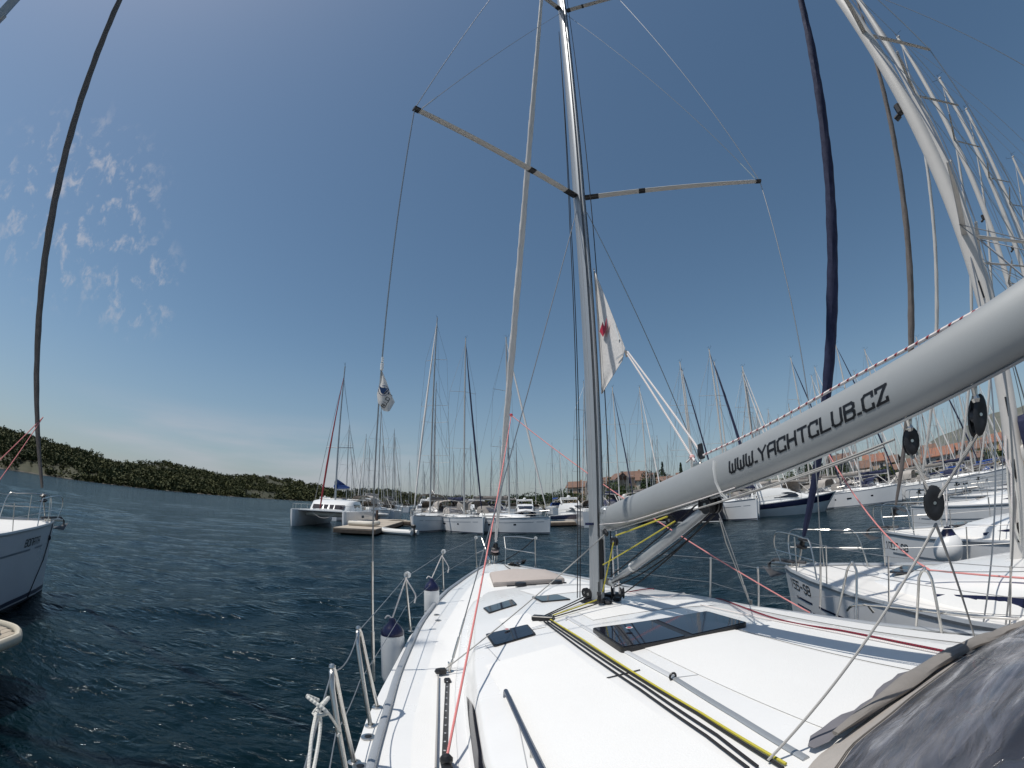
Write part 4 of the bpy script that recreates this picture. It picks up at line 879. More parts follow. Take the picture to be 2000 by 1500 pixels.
mb = MB(); mb.ball(k1, .022, pinkrope, 8); mb.tube([k1, BX(1341, 903, 0)], .0075, whrope, 6); mb.build('knot', yacht)
pts = [BX(*q, -.02) for q in ((1374, 889), (1500, 830), (1640, 752), (1760, 688), (1880, 622), (1997, 560))]; pts.append(pts[-1]+(pts[-1]-pts[-2])*2.5)
mb = MB(); mb.tube(spline(pts, 5), .0085, dotrope, 8); mb.build('outhaul_line', yacht)

# ---- mainsheet
def block(c, r, L, name='mainsheet_block', yaw=.3, rx=0):
    e = empty(name, c, 0); e.parent = yacht; e.rotation_euler = (rx, 0, yaw)
    mb = MB()
    for s in (-1, 1):
        P_ = [[(s*.022+s*.004*k, math.sin(a)*r*.8*kk, math.cos(a)*L*kk) for a in np.linspace(0, 2*math.pi, 17)[:-1]] for k, kk in ((-1, .8), (0, 1), (1, .97), (1.7, .8), (1.9, .45), (1.5, .38), (1.5, .02))]
        mb.grid(P_, blk, closev=True)
    mb.build('cheek', e)
    mb = MB(); mb.lathe([(.0001, -.016), (r*.7, -.016), (r*.5, 0), (r*.7, .016), (.0001, .016)], mat('sheave_dark', (.05, .05, .055), .4), (0, 0, 0), 16, (1, 0, 0)); mb.lathe([(.0001, -.031), (.007, -.031), (.007, .031), (.0001, .031)], steel, (0, 0, 0), 10, (1, 0, 0)); mb.build('sheave', e)
    return e
kA = BX(1779, 862, 0); kB = BX(1909, 812, 0); kC = BX(1824, 982, 0)
block(kA, .045, .062, rx=.1, yaw=.7); block(kB, .042, .085, rx=.25, yaw=.9); block(kC, .055, .075, yaw=.6); 
for k_, yq in ((kA, 1795), (kB, 1922)):
    top = bb(k_[1]-.02, 0, 0); mb = MB()
    mb.tube([k_+[0, 0, .06], lerp(k_, top, .75)], .008, steel, 6)
    for s in (-1, 1): mb.tube([top+[s*.02, .0, .01], lerp(k_, top, .62)+[s*.004, 0, 0]], .009, steel, 6)
    mb.ball(lerp(k_, top, .55), .02, steel, 8); mb.build('shackle', yacht)
lp = np.array([-.95, -3.45, surf(-.95, -3.45)]); q1 = P(1500, 1485, .02); kL = kC-[0, 0, .09]
lq = BX(1903, 1243, 1.25)
for a, b, r in ((kL, q1, .0062), (kL+[0, 0, .0], lq, .0062)):
    mb = MB(); mb.tube([a, lerp(a, b, 1.0)], r, greyrope, 7); mb.tube([a+[.008, 0, -.0], lerp(a, b, .22)+[.004, 0, 0]], r*.9, whrope, 6); mb.build('mainsheet', yacht)
for a, b in ((kC+[0, .03, .03], kA+[0, -.02, -.04]), (kC+[.02, -.02, .03], kB+[0, 0, -.06]), (kC+[-.02, .0, .03], kA+[-.01, .01, -.04]), (kC+[-.01, -.03, .02], kB+[.015, .02, -.06])):
    mb = MB(); mb.tube([a, b], .0065, greyrope, 7); mb.build('mainsheet', yacht)

# ---- spray hood
hood = empty('sprayhood', (0, 0, 0)); hood.parent = yacht
EDGE = [(-1.62, -4.30), (-1.50, -3.95), (-1.25, -3.62), (-.95, -3.42), (-.62, -3.31), (-.2, -3.29), (.3, -3.28), (.8, -3.28), (1.25, -3.33), (1.6, -3.55), (1.75, -4.3)]
def hoodpt(u, v):           # u along the edge 0..1, v up the hood
    xs = np.linspace(0, 1, len(EDGE)); ex = interp(u, xs, [e[0] for e in EDGE]); ey = interp(u, xs, [e[1] for e in EDGE]); ez = surf(ex, ey)+.02
    ez = max(ez, 1.9 if abs(ex) < 1.5 else 1.75)
    tx = ex*.93; ty = -4.65-.1*(1-abs(ex)/1.7); arch = max(0, 1-(abs(ex)/1.78)**2.6); tz = 2.02+.68*arch
    b = math.sin(math.pi*v)*.05
    p = lerp((ex, ey, ez), (tx, ty, tz), v)
    p[2] += b+(.003*math.sin(u*60+v*14+2*math.sin(v*9))+.010*math.sin(u*19-v*9+math.sin(u*31))+.005*abs(math.sin(u*37+v*16)))*math.sin(math.pi*v); p[1] += b*.5
    return p
US = np.linspace(0, 1, 70)
def band(v0, v1, m, name, nv=5, up=0, u0=0, u1=1):
    mb = MB(); us = [u for u in np.linspace(u0, u1, 70 if nv < 20 else 240)]
    mb.grid([[hoodpt(u, v)+[0, up*.5, up] for v in np.linspace(v0, v1, nv)] for u in us], m, flip=True); return mb.build(name, hood)
band(-.02, .10, canvas2, 'lower_hem', 4); band(.88, 1.0, canvas, 'front_hem', 4)
stm = mat('stitching', (.12, .11, .10), .9)
for v in (.088, .095): mb = MB(); mb.tube([hoodpt(u, v)+[0, .001, .003] for u in US], .0022, stm, 4); mb.build('seam', hood)
vin = bpy.data.materials.new('clear_vinyl'); vin.use_nodes = True; t = vin.node_tree; b = t.nodes['Principled BSDF']; o_ = t.nodes['Material Output']
b.inputs['Roughness'].default_value = .16; b.inputs['Specular IOR Level'].default_value = 1.0; b.inputs['Coat Weight'].default_value = .2
tr = t.nodes.new('ShaderNodeBsdfTransparent'); tr.inputs[0].default_value = (.62, .62, .66, 1); mxs = t.nodes.new('ShaderNodeMixShader'); n1 = t.nodes.new('ShaderNodeTexNoise'); n1.inputs['Scale'].default_value = 3.0; n1.inputs['Detail'].default_value = 6; n1.inputs['Distortion'].default_value = 1.2
c_ = t.nodes.new('ShaderNodeTexCoord'); mpg = t.nodes.new('ShaderNodeMapping'); mpg.inputs['Scale'].default_value = (1, 2.4, 3.2); mpg.inputs['Rotation'].default_value = (0, .3, .5); t.links.new(c_.outputs['Object'], mpg.inputs[0]); t.links.new(mpg.outputs[0], n1.inputs['Vector'])
bp = t.nodes.new('ShaderNodeBump'); bp.inputs['Distance'].default_value = .022
ab = t.nodes.new('ShaderNodeMath'); ab.operation = 'SUBTRACT'; ab.inputs[1].default_value = .5; t.links.new(n1.outputs[0], ab.inputs[0]); ab2 = t.nodes.new('ShaderNodeMath'); ab2.operation = 'ABSOLUTE'; t.links.new(ab.outputs[0], ab2.inputs[0]); ab3 = t.nodes.new('ShaderNodeMath'); ab3.operation = 'POWER'; ab3.inputs[1].default_value = .6; t.links.new(ab2.outputs[0], ab3.inputs[0]); t.links.new(ab3.outputs[0], bp.inputs['Height']); t.links.new(bp.outputs[0], b.inputs['Normal'])
rr_ = t.nodes.new('ShaderNodeMapRange'); rr_.inputs[1].default_value = .35; rr_.inputs[2].default_value = .7; rr_.inputs[3].default_value = .42; rr_.inputs[4].default_value = .88; t.links.new(n1.outputs[0], rr_.inputs[0]); t.links.new(rr_.outputs[0], mxs.inputs[0])
t.links.new(tr.outputs[0], mxs.inputs[1]); t.links.new(b.outputs[0], mxs.inputs[2]); t.links.new(mxs.outputs[0], o_.inputs[0])
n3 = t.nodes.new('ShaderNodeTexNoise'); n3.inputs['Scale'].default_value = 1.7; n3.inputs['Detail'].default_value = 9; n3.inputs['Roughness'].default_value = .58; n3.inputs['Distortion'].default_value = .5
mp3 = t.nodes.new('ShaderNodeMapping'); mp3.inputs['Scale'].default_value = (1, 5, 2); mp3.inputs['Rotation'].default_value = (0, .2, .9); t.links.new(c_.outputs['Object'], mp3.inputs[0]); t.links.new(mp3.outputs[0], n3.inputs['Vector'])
cr = t.nodes.new('ShaderNodeValToRGB'); cr.color_ramp.elements[0].position = .40; cr.color_ramp.elements[0].color = (.07, .075, .095, 1); cr.color_ramp.elements[1].position = .68; cr.color_ramp.elements[1].color = (.58, .58, .60, 1); el_ = cr.color_ramp.elements.new(.55); el_.color = (.20, .20, .225, 1)  # streaks painted into the vinyl's colour: crumpled reflections along with scuffed cloudiness
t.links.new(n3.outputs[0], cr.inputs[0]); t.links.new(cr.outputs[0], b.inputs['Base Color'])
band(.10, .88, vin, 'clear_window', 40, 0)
mb = MB(); rows = []                                      # canvas top and sides aft of the front bow
for u in US:
    p = hoodpt(u, 1.0); rows.append([p, p+[0, -.25, .03*max(0, p[2]-1.9)], p+[0, -.55, .0], p+[0, -.9, -.04]])
mb.grid(rows, canvas, flip=True); mb.build('canopy', hood)
mb = MB(); rl = [hoodpt(u, .015)+np.array([0, .03, .035]) for u in np.linspace(.42, .98, 40)]
mb.tube(rl, [.010+.022*min(1, i/8)*(1+.12*math.sin(i*.9)) for i in range(40)], canvas, 12, rfn=lambda i, A: 1+.10*math.sin(3*A+i*.5), flat=(1.5, .9)); mb.build('rolled_flap', hood)
mb = MB(); rl = [hoodpt(u, .0)+np.array([0, .06+.015*math.sin(i*.8), .012]) for i, u in enumerate(np.linspace(.40, .80, 26))]
mb.tube(rl, [.006+.014*min(1, i/5)+.008*math.sin(i*1.3)**2 for i in range(26)], mat('canvas_greyblue', (.17, .165, .18), .85, noise=.2), 10, flat=(2.4, .45), rfn=lambda i, A: 1+.2*math.sin(2*A+i*.7)); mb.build('skirt_flap', hood)
mb = MB(); mb.tube([hoodpt(u, 1.0)-np.array([0, 0, .02]) for u in US], .013, steel, 8); mb.build('hood_frame', hood)
# cockpit floor; dark-coloured box stands in for the shade below the hood
dk = mat('cabin_shade', (.03, .032, .045), .6, noise=.3); mb = MB(); mb.box((0.05, -4.6, 1.70), (2.3, 1.7, .5), dk, bev=.03); mb.build('companionway_shade', yacht)
mb = MB()
for s in (-1, 1): mb.box((s*1.35, -6.1, 1.72), (.5, 4.2, .34), gel, bev=.06)
mb.build('coaming', yacht)
mb = MB(); mb.box((0, -6.6, 1.665), (2.1, 3.6, .03), mat('teak', (.30, .20, .12), .7, noise=.3), bev=.01); mb.build('cockpit_floor', yacht)
for s in (-1, 1):
    mb = MB(); mb.lathe([(.0001, 0), (.075, 0), (.07, .05), (.05, .09), (.06, .13), (.0001, .14)], steel, (s*1.35, -4.75, 1.89), 18); mb.build('winch', yacht)

# ---- burgee and fenders hang on the yacht: things of their own
fl = empty('burgee_flag', YA.w(BX(744, 722, -2.26)), YA.az, 'small white triangular club flag with a blue round sail emblem hanging from the port shroud', 'flag')
f0 = YA.at(746, 716, 0, -2.25); yq = f0[1]
def FP(px, py, d=0): return YA.at(px, py, 1, yq)-f0+np.array([0, d, 0])
fl.location = tuple(YA.w(f0))
mb = MB(); L_ = [(745, 724), (741, 748), (736, 770), (738, 786), (749, 803)]; R_ = [(747, 726), (755, 745), (763, 768), (771, 785), (761, 803)]; rows = []
for i in range(13):
    t = i/12*4; j = min(3, int(t)); k = t-j; a = np.array(L_[j])*(1-k)+np.array(L_[j+1])*k; b = np.array(R_[j])*(1-k)+np.array(R_[j+1])*k
    rows.append([FP(*(a*(1-u)+b*u), .012*math.sin(u*6+t)) for u in np.linspace(0, 1, 9)])
cl_ = mat('flag_cloth', (.74, .71, .67), .8, noise=.06)
mb.grid(rows, cl_); mb.grid([[p+np.array([0, .003, 0]) for p in r] for r in rows], cl_, flip=True); fc = mb.build('cloth', fl)
mb = MB(); blu = mat('print_blue', (.02, .06, .16), .6); dfl = -.020
mb.poly([FP(*q, dfl) for q in ((740, 754), (745, 758), (758, 760), (748, 771), (744, 768))], blu, .001)
cc = [(749.5+10*math.cos(a), 764+10*math.sin(a)) for a in np.linspace(-1.9, 3.4, 20)]; mb.tube([FP(*q, dfl) for q in cc], .0025, blu, 4)
mb.poly([FP(*q, dfl-.002) for q in ((748.5, 771.5), (760, 760), (757, 767), (752, 771))], navyp, .001)
mb.build('emblem', fc)
mb = MB()
def ff(s, t, d): 
    u = s/33; base = np.array([763.5, 770])*(1-u)+np.array([746, 799])*u; nrm = np.array([.86, .52]); q = base+nrm*(-(t-3)*1.25)*1.0
    return FP(q[0], q[1], dfl-d)
letters(mb, 'T CLUB', ff, lettering, 1.1, 5.6); mb.build('lettering', fc)
mb = MB(); mb.tube([f0*0+[0, 0, .03], [0, 0, -.03]], .014, whitepl, 8); mb.tube([[0, 0, .08], [0, 0, .04]], .010, whitepl, 8); mb.build('clip', fl)

def fender(px_top, py_top, py_bot, rw, y, lab, knot):
    a = YA.at(px_top, py_top, 1, y); b = YA.at(px_top-8, py_bot, 1, y); b[0] = a[0]
    e = empty('fender', YA.w(b), YA.az, lab, 'fender', 'white fenders along the port side of the lettered yacht'); H_ = a[2]-b[2]
    mb = MB(); mb.lathe([(.0001, 0), (rw*.35, .01), (rw*.8, .06), (rw, .14), (rw, H_-.16), (rw*.97, H_-.13)], fend, (0, 0, 0), 20); mb.build('body', e)
    mb = MB(); mb.lathe([(rw*.99, H_-.125), (rw*.98, H_-.09), (rw*.72, H_-.045), (rw*.33, H_+.0), (rw*.28, H_+.03), (.0001, H_+.04)], navyv, (0, 0, 0), 20); mb.build('end_cap', e)
    kk = YA.at(*knot, 1, y+.02)-b; mb = MB(); top_ = np.array([0, 0, H_+.03]); mb.tube([top_, kk], .007, whrope, 6)
    mb.tube(spline([kk, kk+[.03, -.02, -.05], kk+[.09, -.02, -.16], kk+[.08, -.02, -.24]], 4), .007, whrope, 6); mb.tube(spline([top_, top_+[-.04, 0, .03], top_+[-.07, 0, .0]], 4), .008, whrope, 6); mb.build('rope', e)
fender(766, 1214, 1345, .115, .10, 'long white navy-capped fender hanging nearest the gate hoops of the lettered yacht', (793, 1130))
fender(843, 1134, 1222, .105, 1.95, 'long white navy-capped fender hanging further forward towards the bow of the lettered yacht', (863, 1085))

# ================================================================== other boats
HT = [0, .04, .10, .2, .35, .5, .65, .82, 1.0]; HF = [.03, .20, .38, .62, .86, .98, 1.0, .97, .88]
bootm = mat('boot_stripe', (.02, .025, .05), .4)
def sailboat(Jb=5.2, Aft=7.4, beam=4.0, fb=1.25, H=17.0, rake=.45, hullm=None, stripe=stripegrey, furlm=sailw, furlr=.075, mastm=aluw, cover=canvtaupe, hoodm=canvas, bimini=None, hi=False, cabz=.42, spr=2, boot=bootm, mastr=.10, boomz=1.5, wire_r=.012, portlight=False, name='sailing_boat', anchor=False, lazy=True, sheer=.22, stern_gear=True, spf=None, sgv=.06, stemrake=.10):
    e = empty(name, (0, 0, 0)); L = Jb+Aft; hm = hullm or gelhull
    def ht(y): return (Jb-y)/L
    def hbb(y): return beam/2*interp(ht(y), HT, HF)
    def gz(y): t = ht(y); return fb+sheer*(1-min(1, t/.6))**1.6+.05*max(0, t-.8)
    def hp(s, y, k):     # k 0 gunwale..1 waterline..1.35 keel
        z = gz(y)*(1-k) if k <= 1 else -(k-1)*1.4; t = ht(y); b = max(0, 1-t/.35)
        f = 1-.07*k-.30*b*k**1.2 if k <= 1 else (1-.07-.30*b)*(1-(k-1)/.35*.95)
        return np.array([s*hbb(y)*max(.0, f), y-stemrake*b*k-.02, z])
    ys = [Jb-L*t for t in (0, .008, .02, .04, .07, .1, .15, .2, .28, .36, .45, .55, .65, .75, .85, .93, 1)]
    ks = [0, .12, .3, .55, .8, .93, 1.0, 1.1, 1.25, 1.35]
    mb = MB(); rows = [[hp(-1, y, k) for k in ks]+[hp(1, y, k) for k in ks[::-1]] for y in ys]; mb.grid(rows, hm, flip=True); mb.add(rows[0], [tuple(range(len(rows[0])))], hm); mb.add(rows[-1], [tuple(range(len(rows[0])))[::-1]], hm)
    hull = mb.build('hull', e, ang=50)
    def band_(k0, k1, m, nm, y0=None, y1=None, o=.006, sides=(-1, 1)):
        yy = [y for y in (ys if y0 is None else np.linspace(y0, y1, 24))]
        for s in sides:
            mb = MB(); mb.grid([[hp(s, y, k)+[s*o, .004 if y > Jb-.2 else 0, 0] for k in (k0, (k0+k1)/2, k1)] for y in yy], m, flip=(s < 0)); mb.build(nm, hull)
    if boot: band_(.90, .955, boot, 'boot_stripe')
    band_(.975, 1.03, antifoul, 'antifouling')
    if stripe: band_(.26, .285, stripe, 'hull_stripe', Jb-.5, -Aft+.3)
    if portlight:
        for yq, l_ in ((Jb-3.2, .28), (-.6, .6), (-2.6, .6)): band_(.36, .46, tint, 'port_light', yq, yq-l_, .008)
    mb = MB(); mb.grid([[(u*hbb(y)*.995, y-.02, gz(y)+.03*(1-u*u)) for u in np.linspace(-1, 1, 9)] for y in ys], creamdeck if hi else nonskid); mb.build('deck', e)
    for s in (-1, 1):
        mb = MB(); mb.tube([hp(s, y, 0)+[0, 0, .02] for y in ys[1:]], .030 if hi else .035, stripe if (stripe and not hi) else mat('toe_rail_grey', (.42, .44, .46), .35), 6, flat=(.8, 1.4)); mb.build('toe_rail', e)
    # cabin
    c0, c1 = Jb*.52, -3.0; cwf = lambda y: min(hbb(y)-.42, beam*.34)*interp((c0-y)/(c0-c1), [0, .12, .3, 1], [.45, .75, .95, 1]); 
    def cz(y): return gz(y)+cabz*interp((c0-y)/(c0-c1), [0, .25, .6, 1], [.05, .55, .9, 1.05])
    cy_ = np.linspace(c0, c1, 16); mb = MB()
    rows = [[(-cwf(y)-.02, y, gz(y)), (-cwf(y)+.05, y, lerp(gz(y), cz(y), .7)), (-cwf(y)+.16, y, cz(y)-.02)]+[(x*(cwf(y)-.25), y, cz(y)+.05*(1-x*x)) for x in (-1, -.5, 0, .5, 1)]+[(cwf(y)-.16, y, cz(y)-.02), (cwf(y)-.05, y, lerp(gz(y), cz(y), .7)), (cwf(y)+.02, y, gz(y))] for y in cy_]
    mb.grid(rows, gel); mb.add(rows[0], [tuple(range(11))[::-1]], gel); mb.add(rows[-1], [tuple(range(11))], gel); cab = mb.build('cabin', e, ang=45)
    for s in (-1, 1):
        mb = MB(); yy = np.linspace(c0-.9, c1+.5, 14)
        mb.grid([[(s*(cwf(y)-.018*(1+v)+.006), y, lerp(gz(y), cz(y), .22+v*min(1, .12+(c0-.9-y)/1.2)*.36)) for v in (0, .5, 1)] for y in yy], (navyp if hi else tint), flip=(s > 0)); mb.build('window', cab)
    for y in ((c0-.5, .4), (-.9, .45)) if hi or True else ():
        mb = MB(); mb.box((0, y[0], cz(y[0])+.065), (.5, y[1], .03), tint, bev=.01); mb.build('hatch', cab)
    # spars
    mz = cz(0)-.02; tp = np.array([0, -rake, H]); mft = np.array([0, 0, mz]); wr = wire_r
    ma = lambda z: lerp(mft, tp, (z-mz)/(H-mz))
    mb = MB(); mb.tube([ma(z) for z in (mz, H*.4, H*.7, H*.9, H)], [mastr, mastr, mastr, mastr*.8, mastr*.65], mastm, 12 if hi else 8, flat=(.72, 1.1) , upv=(0, 1, 0)); mast = mb.build('mast', e)
    zs_ = [mz+(H-mz)*k for k in ((.36, .68) if spr == 2 else (.28, .53, .77) if spr == 3 else (.52,))] if not spf else list(spf); tips = []
    for i, z in enumerate(zs_):
        w_ = beam*.46*(1-.16*i)
        for s in (-1, 1):
            t_ = ma(z)+np.array([s*w_, -w_*.38, .05]); tips.append((s, i, t_)); mb = MB(); mb.tube([ma(z), t_], [.045, .032] if hi else .04, mastm if not hi else sgl, 8, flat=(1, .45)); mb.build('spreader', mast)
    mb = MB(); mb.tube([tp, tp+[0, 0, .35]], .012, blk, 5); mb.tube([tp+[0, .05, .02], tp+[0, .45, .18]], .010, blk, 5); mb.tube([tp+[0, .4, .16], tp+[0, .4, .34]], .008, blk, 5); mb.box(tp+[0, -.05, .06], (.10, .16, .06), aluw); mb.tube([tp+[.05, 0, .3], tp+[.05, -.35, .3]], .008, blk, 4); mb.build('masthead_gear', mast)
    if hi:
        mb = MB(); q = ma(mz+(H-mz)*.50); mb.box(q+[-.0, .16, 0], (.12, .12, .22), blk, bev=.03); mb.tube([q+[0, .2, -.1], q+[0, .3, -.12]], .05, blk, 8); mb.build('steaming_light', mast)
        for z in np.linspace(mz+.4, mz+3.5, 5): mb = MB(); mb.tube([ma(z)+[-mastr*.75, -.02, -.12], ma(z)+[-mastr*.75, -.02, .12]], .014, blk, 6); mb.build('halyard_exit', mast)
        mb = MB(); q = ma(mz+1.1)+[-mastr*.9, .03, 0]; mb.tube(spline([q+[0, 0, .5], q+[-.03, .03, .2], q+[-.02, -.03, -.1], q+[-.03, .02, -.5], q+[-.02, -.03, -.75], q+[-.03, .04, -.5], q+[-.02, .0, -.1], q+[0, 0, .2]], 5), .016, whrope, 6); mb.tube(spline([q+[0, .03, .3], q+[-.04, .05, -.3], q+[-.03, -.05, -.8], q+[-.03, -.06, -.3], q+[0, -.02, .1]], 5), .014, greenwh, 6); mb.build('rope_coil', mast)
    for s in (-1, 1):
        ch = np.array([s*hbb(-.3)*.93, -.35, gz(-.3)]); T = [t for t in tips if t[0] == s]; mb = MB(); p = ch
        for t in T: mb.tube([p, t[2]], wr, wire, 4); p = t[2]
        mb.tube([p, ma(H*.97)], wr, wire, 4); mb.tube([ch+[0, .25, 0], ma(zs_[0]-.15)], wr*.9, wire, 4)
        for i in range(len(T)-1): mb.tube([T[i][2], ma(zs_[i+1]-.1)], wr*.8, wire, 4)
        mb.build('shroud', e)
    mb = MB(); mb.tube([ma(H), (0, -Aft*.72, 4.0)], wr*.9, wire, 4)
    for s in (-1, 1): mb.tube([(0, -Aft*.72, 4.0), (s*beam*.38, -Aft+.1, gz(-Aft)+.1)], wr*.9, wire, 4)
    mb.build('backstay', e)
    tk = np.array([0, Jb-.32, gz(Jb)+.12]); mb = MB()
    if furlm:
        furl(mb, lerp(tk, ma(H*.985), .035), ma(H*.985), lambda t: furlr*interp(t, [0, .015, .10, .3, .7, .95, 1], [.35, .5, .72, 1, .8, .35, .1]), furlm, 30 if hi else 12, 10 if hi else 7, 60 if hi else 16, sgv, .05 if hi else 0); g = mb.build('furled_sail', e)
        mb = MB(); mb.lathe([(.0001, .02), (.11, .02), (.11, .05), (.05, .07), (.05, .14), (.10, .16), (.10, .18), (.0001, .22)], blk, lerp(tk, ma(H*.985), .018), 12, tuple(ma(H)-tk)); mb.tube([tk-[0, 0, .1], lerp(tk, ma(H), .02)], .02, steel, 6); mb.build('furler_drum', g)
    else: mb.tube([tk, ma(H*.985)], wr*1.3, wire, 4); mb.build('forestay', e)
    # boom with folded sail
    a = ma(mz+boomz)+[0, -.12, 0]; b = a+np.array([0, -5.0*L/12.6, .22]); mb = MB(); mb.tube([a, b], .085, mastm, 8, flat=(.8, 1.2)); bo = mb.build('boom', e)
    if cover:
        mb = MB(); n = 14; mb.tube([lerp(a, b, .01+.96*i/n)+np.array([0, 0, .12+.10*(1-i/n)+.02*math.sin(i*1.9)]) for i in range(n+1)], [.15*(.75+.5*(1-i/n)) for i in range(n+1)], cover, 10, flat=(.75, 1.35), rfn=lambda i, A: 1+.06*math.sin(3*A+i)); mb.build('sail_cover', bo)
    if lazy:
        mb = MB()
        for s in (-1, 1):
            for k in (.35, .75): mb.tube([lerp(a, b, k)+[s*.1, 0, .1], ma(zs_[0])+[s*.4, -.1, 0]], wr*.6, wire, 4)
        mb.build('lazy_jack', bo)
    mb = MB(); mb.tube([lerp(a, b, .3)-[0, 0, .08], ma(mz+.2)+[0, -.1, 0]], .045, mastm, 8); mb.build('boom_vang', e)
    # spray hood, bimini, gear
    def arch(y0, y1, w_, z0, h_, m, nm, y2=None, h2=None, part=e, tk_=.03):
        mb = MB(); rows = []
        for y, hh, ww in ((y0, .04 if h2 is None else h2, w_), (lerp(y0, y1, .5), h_*.75 if h2 is None else h_*1.02, w_), (y1, h_, w_*.98), (y2 if y2 is not None else y1-.35, h_*.98, w_*.96)):
            r_ = []
            for a_ in np.linspace(math.pi, 0, 13): r_.append((ww*math.copysign(abs(math.cos(a_))**.55, math.cos(a_)), float(y), z0+float(hh)*abs(math.sin(a_))**.5))
            rows.append(r_)
        mb.grid(rows, m); mb.grid([[(p[0], p[1], p[2]-tk_) for p in r] for r in rows], m, flip=True); return mb.build(nm, part)
    if hoodm:
        h = arch(c1+1.0, c1+.1, beam*.30, cz(c1), .78, hoodm, 'sprayhood', c1-.55)
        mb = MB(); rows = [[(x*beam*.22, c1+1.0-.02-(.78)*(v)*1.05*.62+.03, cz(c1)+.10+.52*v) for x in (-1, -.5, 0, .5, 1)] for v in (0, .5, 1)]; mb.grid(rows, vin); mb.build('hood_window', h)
    if bimini:
        z0 = gz(-Aft*.7)+.9; bi = arch(c1-1.2, c1-2.2, beam*.36, z0, 1.05, bimini, 'bimini', c1-3.4, .98)
        for s in (-1, 1):
            mb = MB()
            for y in (c1-1.3, c1-2.3, c1-3.3): mb.tube([(s*beam*.36, c1-2.2, gz(c1)+.3), (s*beam*.355, y, z0+.6)], .014, steel, 5)
            mb.build('bimini_frame', bi)
    mb = MB(); mb.box((0, c1-2.4, gz(c1)+.12), (beam*.34, 3.6, .05), mat('teak', (.30, .20, .12), .7, noise=.3)); mb.build('cockpit_floor', e)
    for s in (-1, 1):
        mb = MB(); mb.box((s*beam*.30, c1-2.3, gz(c1)+.16), (beam*.14, 4.0, .34), gel, bev=.06); mb.build('coaming', e)
    if stern_gear:
        mb = MB(); c = np.array([0, c1-2.6, gz(c1)+.95]); mb.tube([c+[.45*math.cos(t), 0, .45*math.sin(t)] for t in np.linspace(0, 6.283, 21)[:-1]], .02, steel, 5, closed=True)
        for t in range(3): mb.tube([c-[.45*math.cos(t*1.05), 0, .45*math.sin(t*1.05)], c+[.45*math.cos(t*1.05), 0, .45*math.sin(t*1.05)]], .008, steel, 4)
        mb.tube([c, c-[0, -.1, .7]], .08, gel, 6); mb.build('steering_wheel', e)
    # rails
    def edge(s, y, up=0): q = hp(s, y, 0); return q+[-s*.06, 0, up]
    sy = [Jb*.62, Jb*.30, -.4, -Aft*.25, -Aft*.5, -Aft*.75]; mb = MB(); rr = .0125 if hi else .016
    for s in (-1, 1):
        for y in sy:
            mb2 = MB(); mb2.tube([edge(s, y), edge(s, y, .62)], rr, steel, 5); mb2.build('stanchion', e)
    for s in (-1, 1):
        mb = MB()
        for hgt in (.61, .32): mb.tube([edge(s, Jb-.9, hgt)]+[edge(s, y, hgt) for y in sy]+[edge(s, -Aft+.2, hgt)], .0045 if hi else .009, wire, 4)
        mb.build('lifeline', e)
    mb = MB()
    if hi:
        for s in (-1, 1):
            mb.tube(spline([edge(s, Jb-1.35), edge(s, Jb-1.15, .60), edge(s, Jb-.9, .66), edge(s, Jb-.35, .68)+[s*.06, .0, 0], np.array([s*.22, Jb+.02, gz(Jb)+.66]), np.array([s*.20, Jb+.10, gz(Jb)+.42]), np.array([s*.14, Jb+.0, gz(Jb)+.10])], 6), .0135, steel, 8)
            mb.tube([edge(s, Jb-1.25, .34), np.array([s*.21, Jb+.06, gz(Jb)+.34])], .010, steel, 6); mb.tube([edge(s, Jb-.6), edge(s, Jb-.55, .64)], .012, steel, 6)
    else:
        mb.tube([edge(-1, Jb-1.1), edge(-1, Jb-.9, .62), (-.15, Jb-.02, gz(Jb)+.65), (.15, Jb-.02, gz(Jb)+.65), edge(1, Jb-.9, .62), edge(1, Jb-1.1)], rr, steel, 5); mb.tube([(-.15, Jb-.02, gz(Jb)+.65), (-.1, Jb-.25, gz(Jb))], rr, steel, 5)
    mb.build('pulpit', e)
    for s in (-1, 1): mb = MB(); mb.tube([edge(s, -Aft+1), edge(s, -Aft+.9, .65), edge(s, -Aft+.1, .65), edge(s, -Aft+.08)], rr, steel, 5); mb.build('pushpit', e)
    if anchor or hi:
        dk_ = mat('galvanised_steel', (.11, .11, .115), .55, .6, noise=.3); mb = MB(); z = gz(Jb); mb.box((0, Jb+.05, z+.05), (.16, .55, .06), steel, bev=.01)
        mb.tube([(0, Jb-.5, z+.10), (0, Jb+.30, z+.12), (0, Jb+.46, z+.02), (0, Jb+.42, z-.16)], .032, dk_, 6)
        mb.add([(-.20, Jb+.22, z-.20), (.20, Jb+.22, z-.20), (.0, Jb+.66, z-.02), (0, Jb+.30, z-.10), (-.12, Jb+.05, z-.16), (.12, Jb+.05, z-.16)], [(0, 3, 2), (3, 1, 2), (0, 4, 3), (3, 5, 1), (0, 2, 1), (4, 0, 1, 5), (3, 4, 5)], dk_); mb.build('anchor', e)
    return e, hp, gz, hbb
def put(e, loc, az, label, cat='sailing boat', group=None, s=1):
    e.location = tuple(float(v) for v in loc); e.rotation_euler = (0, 0, -R(az)); e.scale = (s, s, s); tag(e, label, cat, group)
    return e
def by_stem(px, py, z, az, Jb):     # where the mast stands when the stem top meets this ray at height z
    q = W0.at(px, py, 2, z); a = R(az); return np.array([q[0]-math.sin(a)*Jb, q[1]-math.cos(a)*Jb, 0])
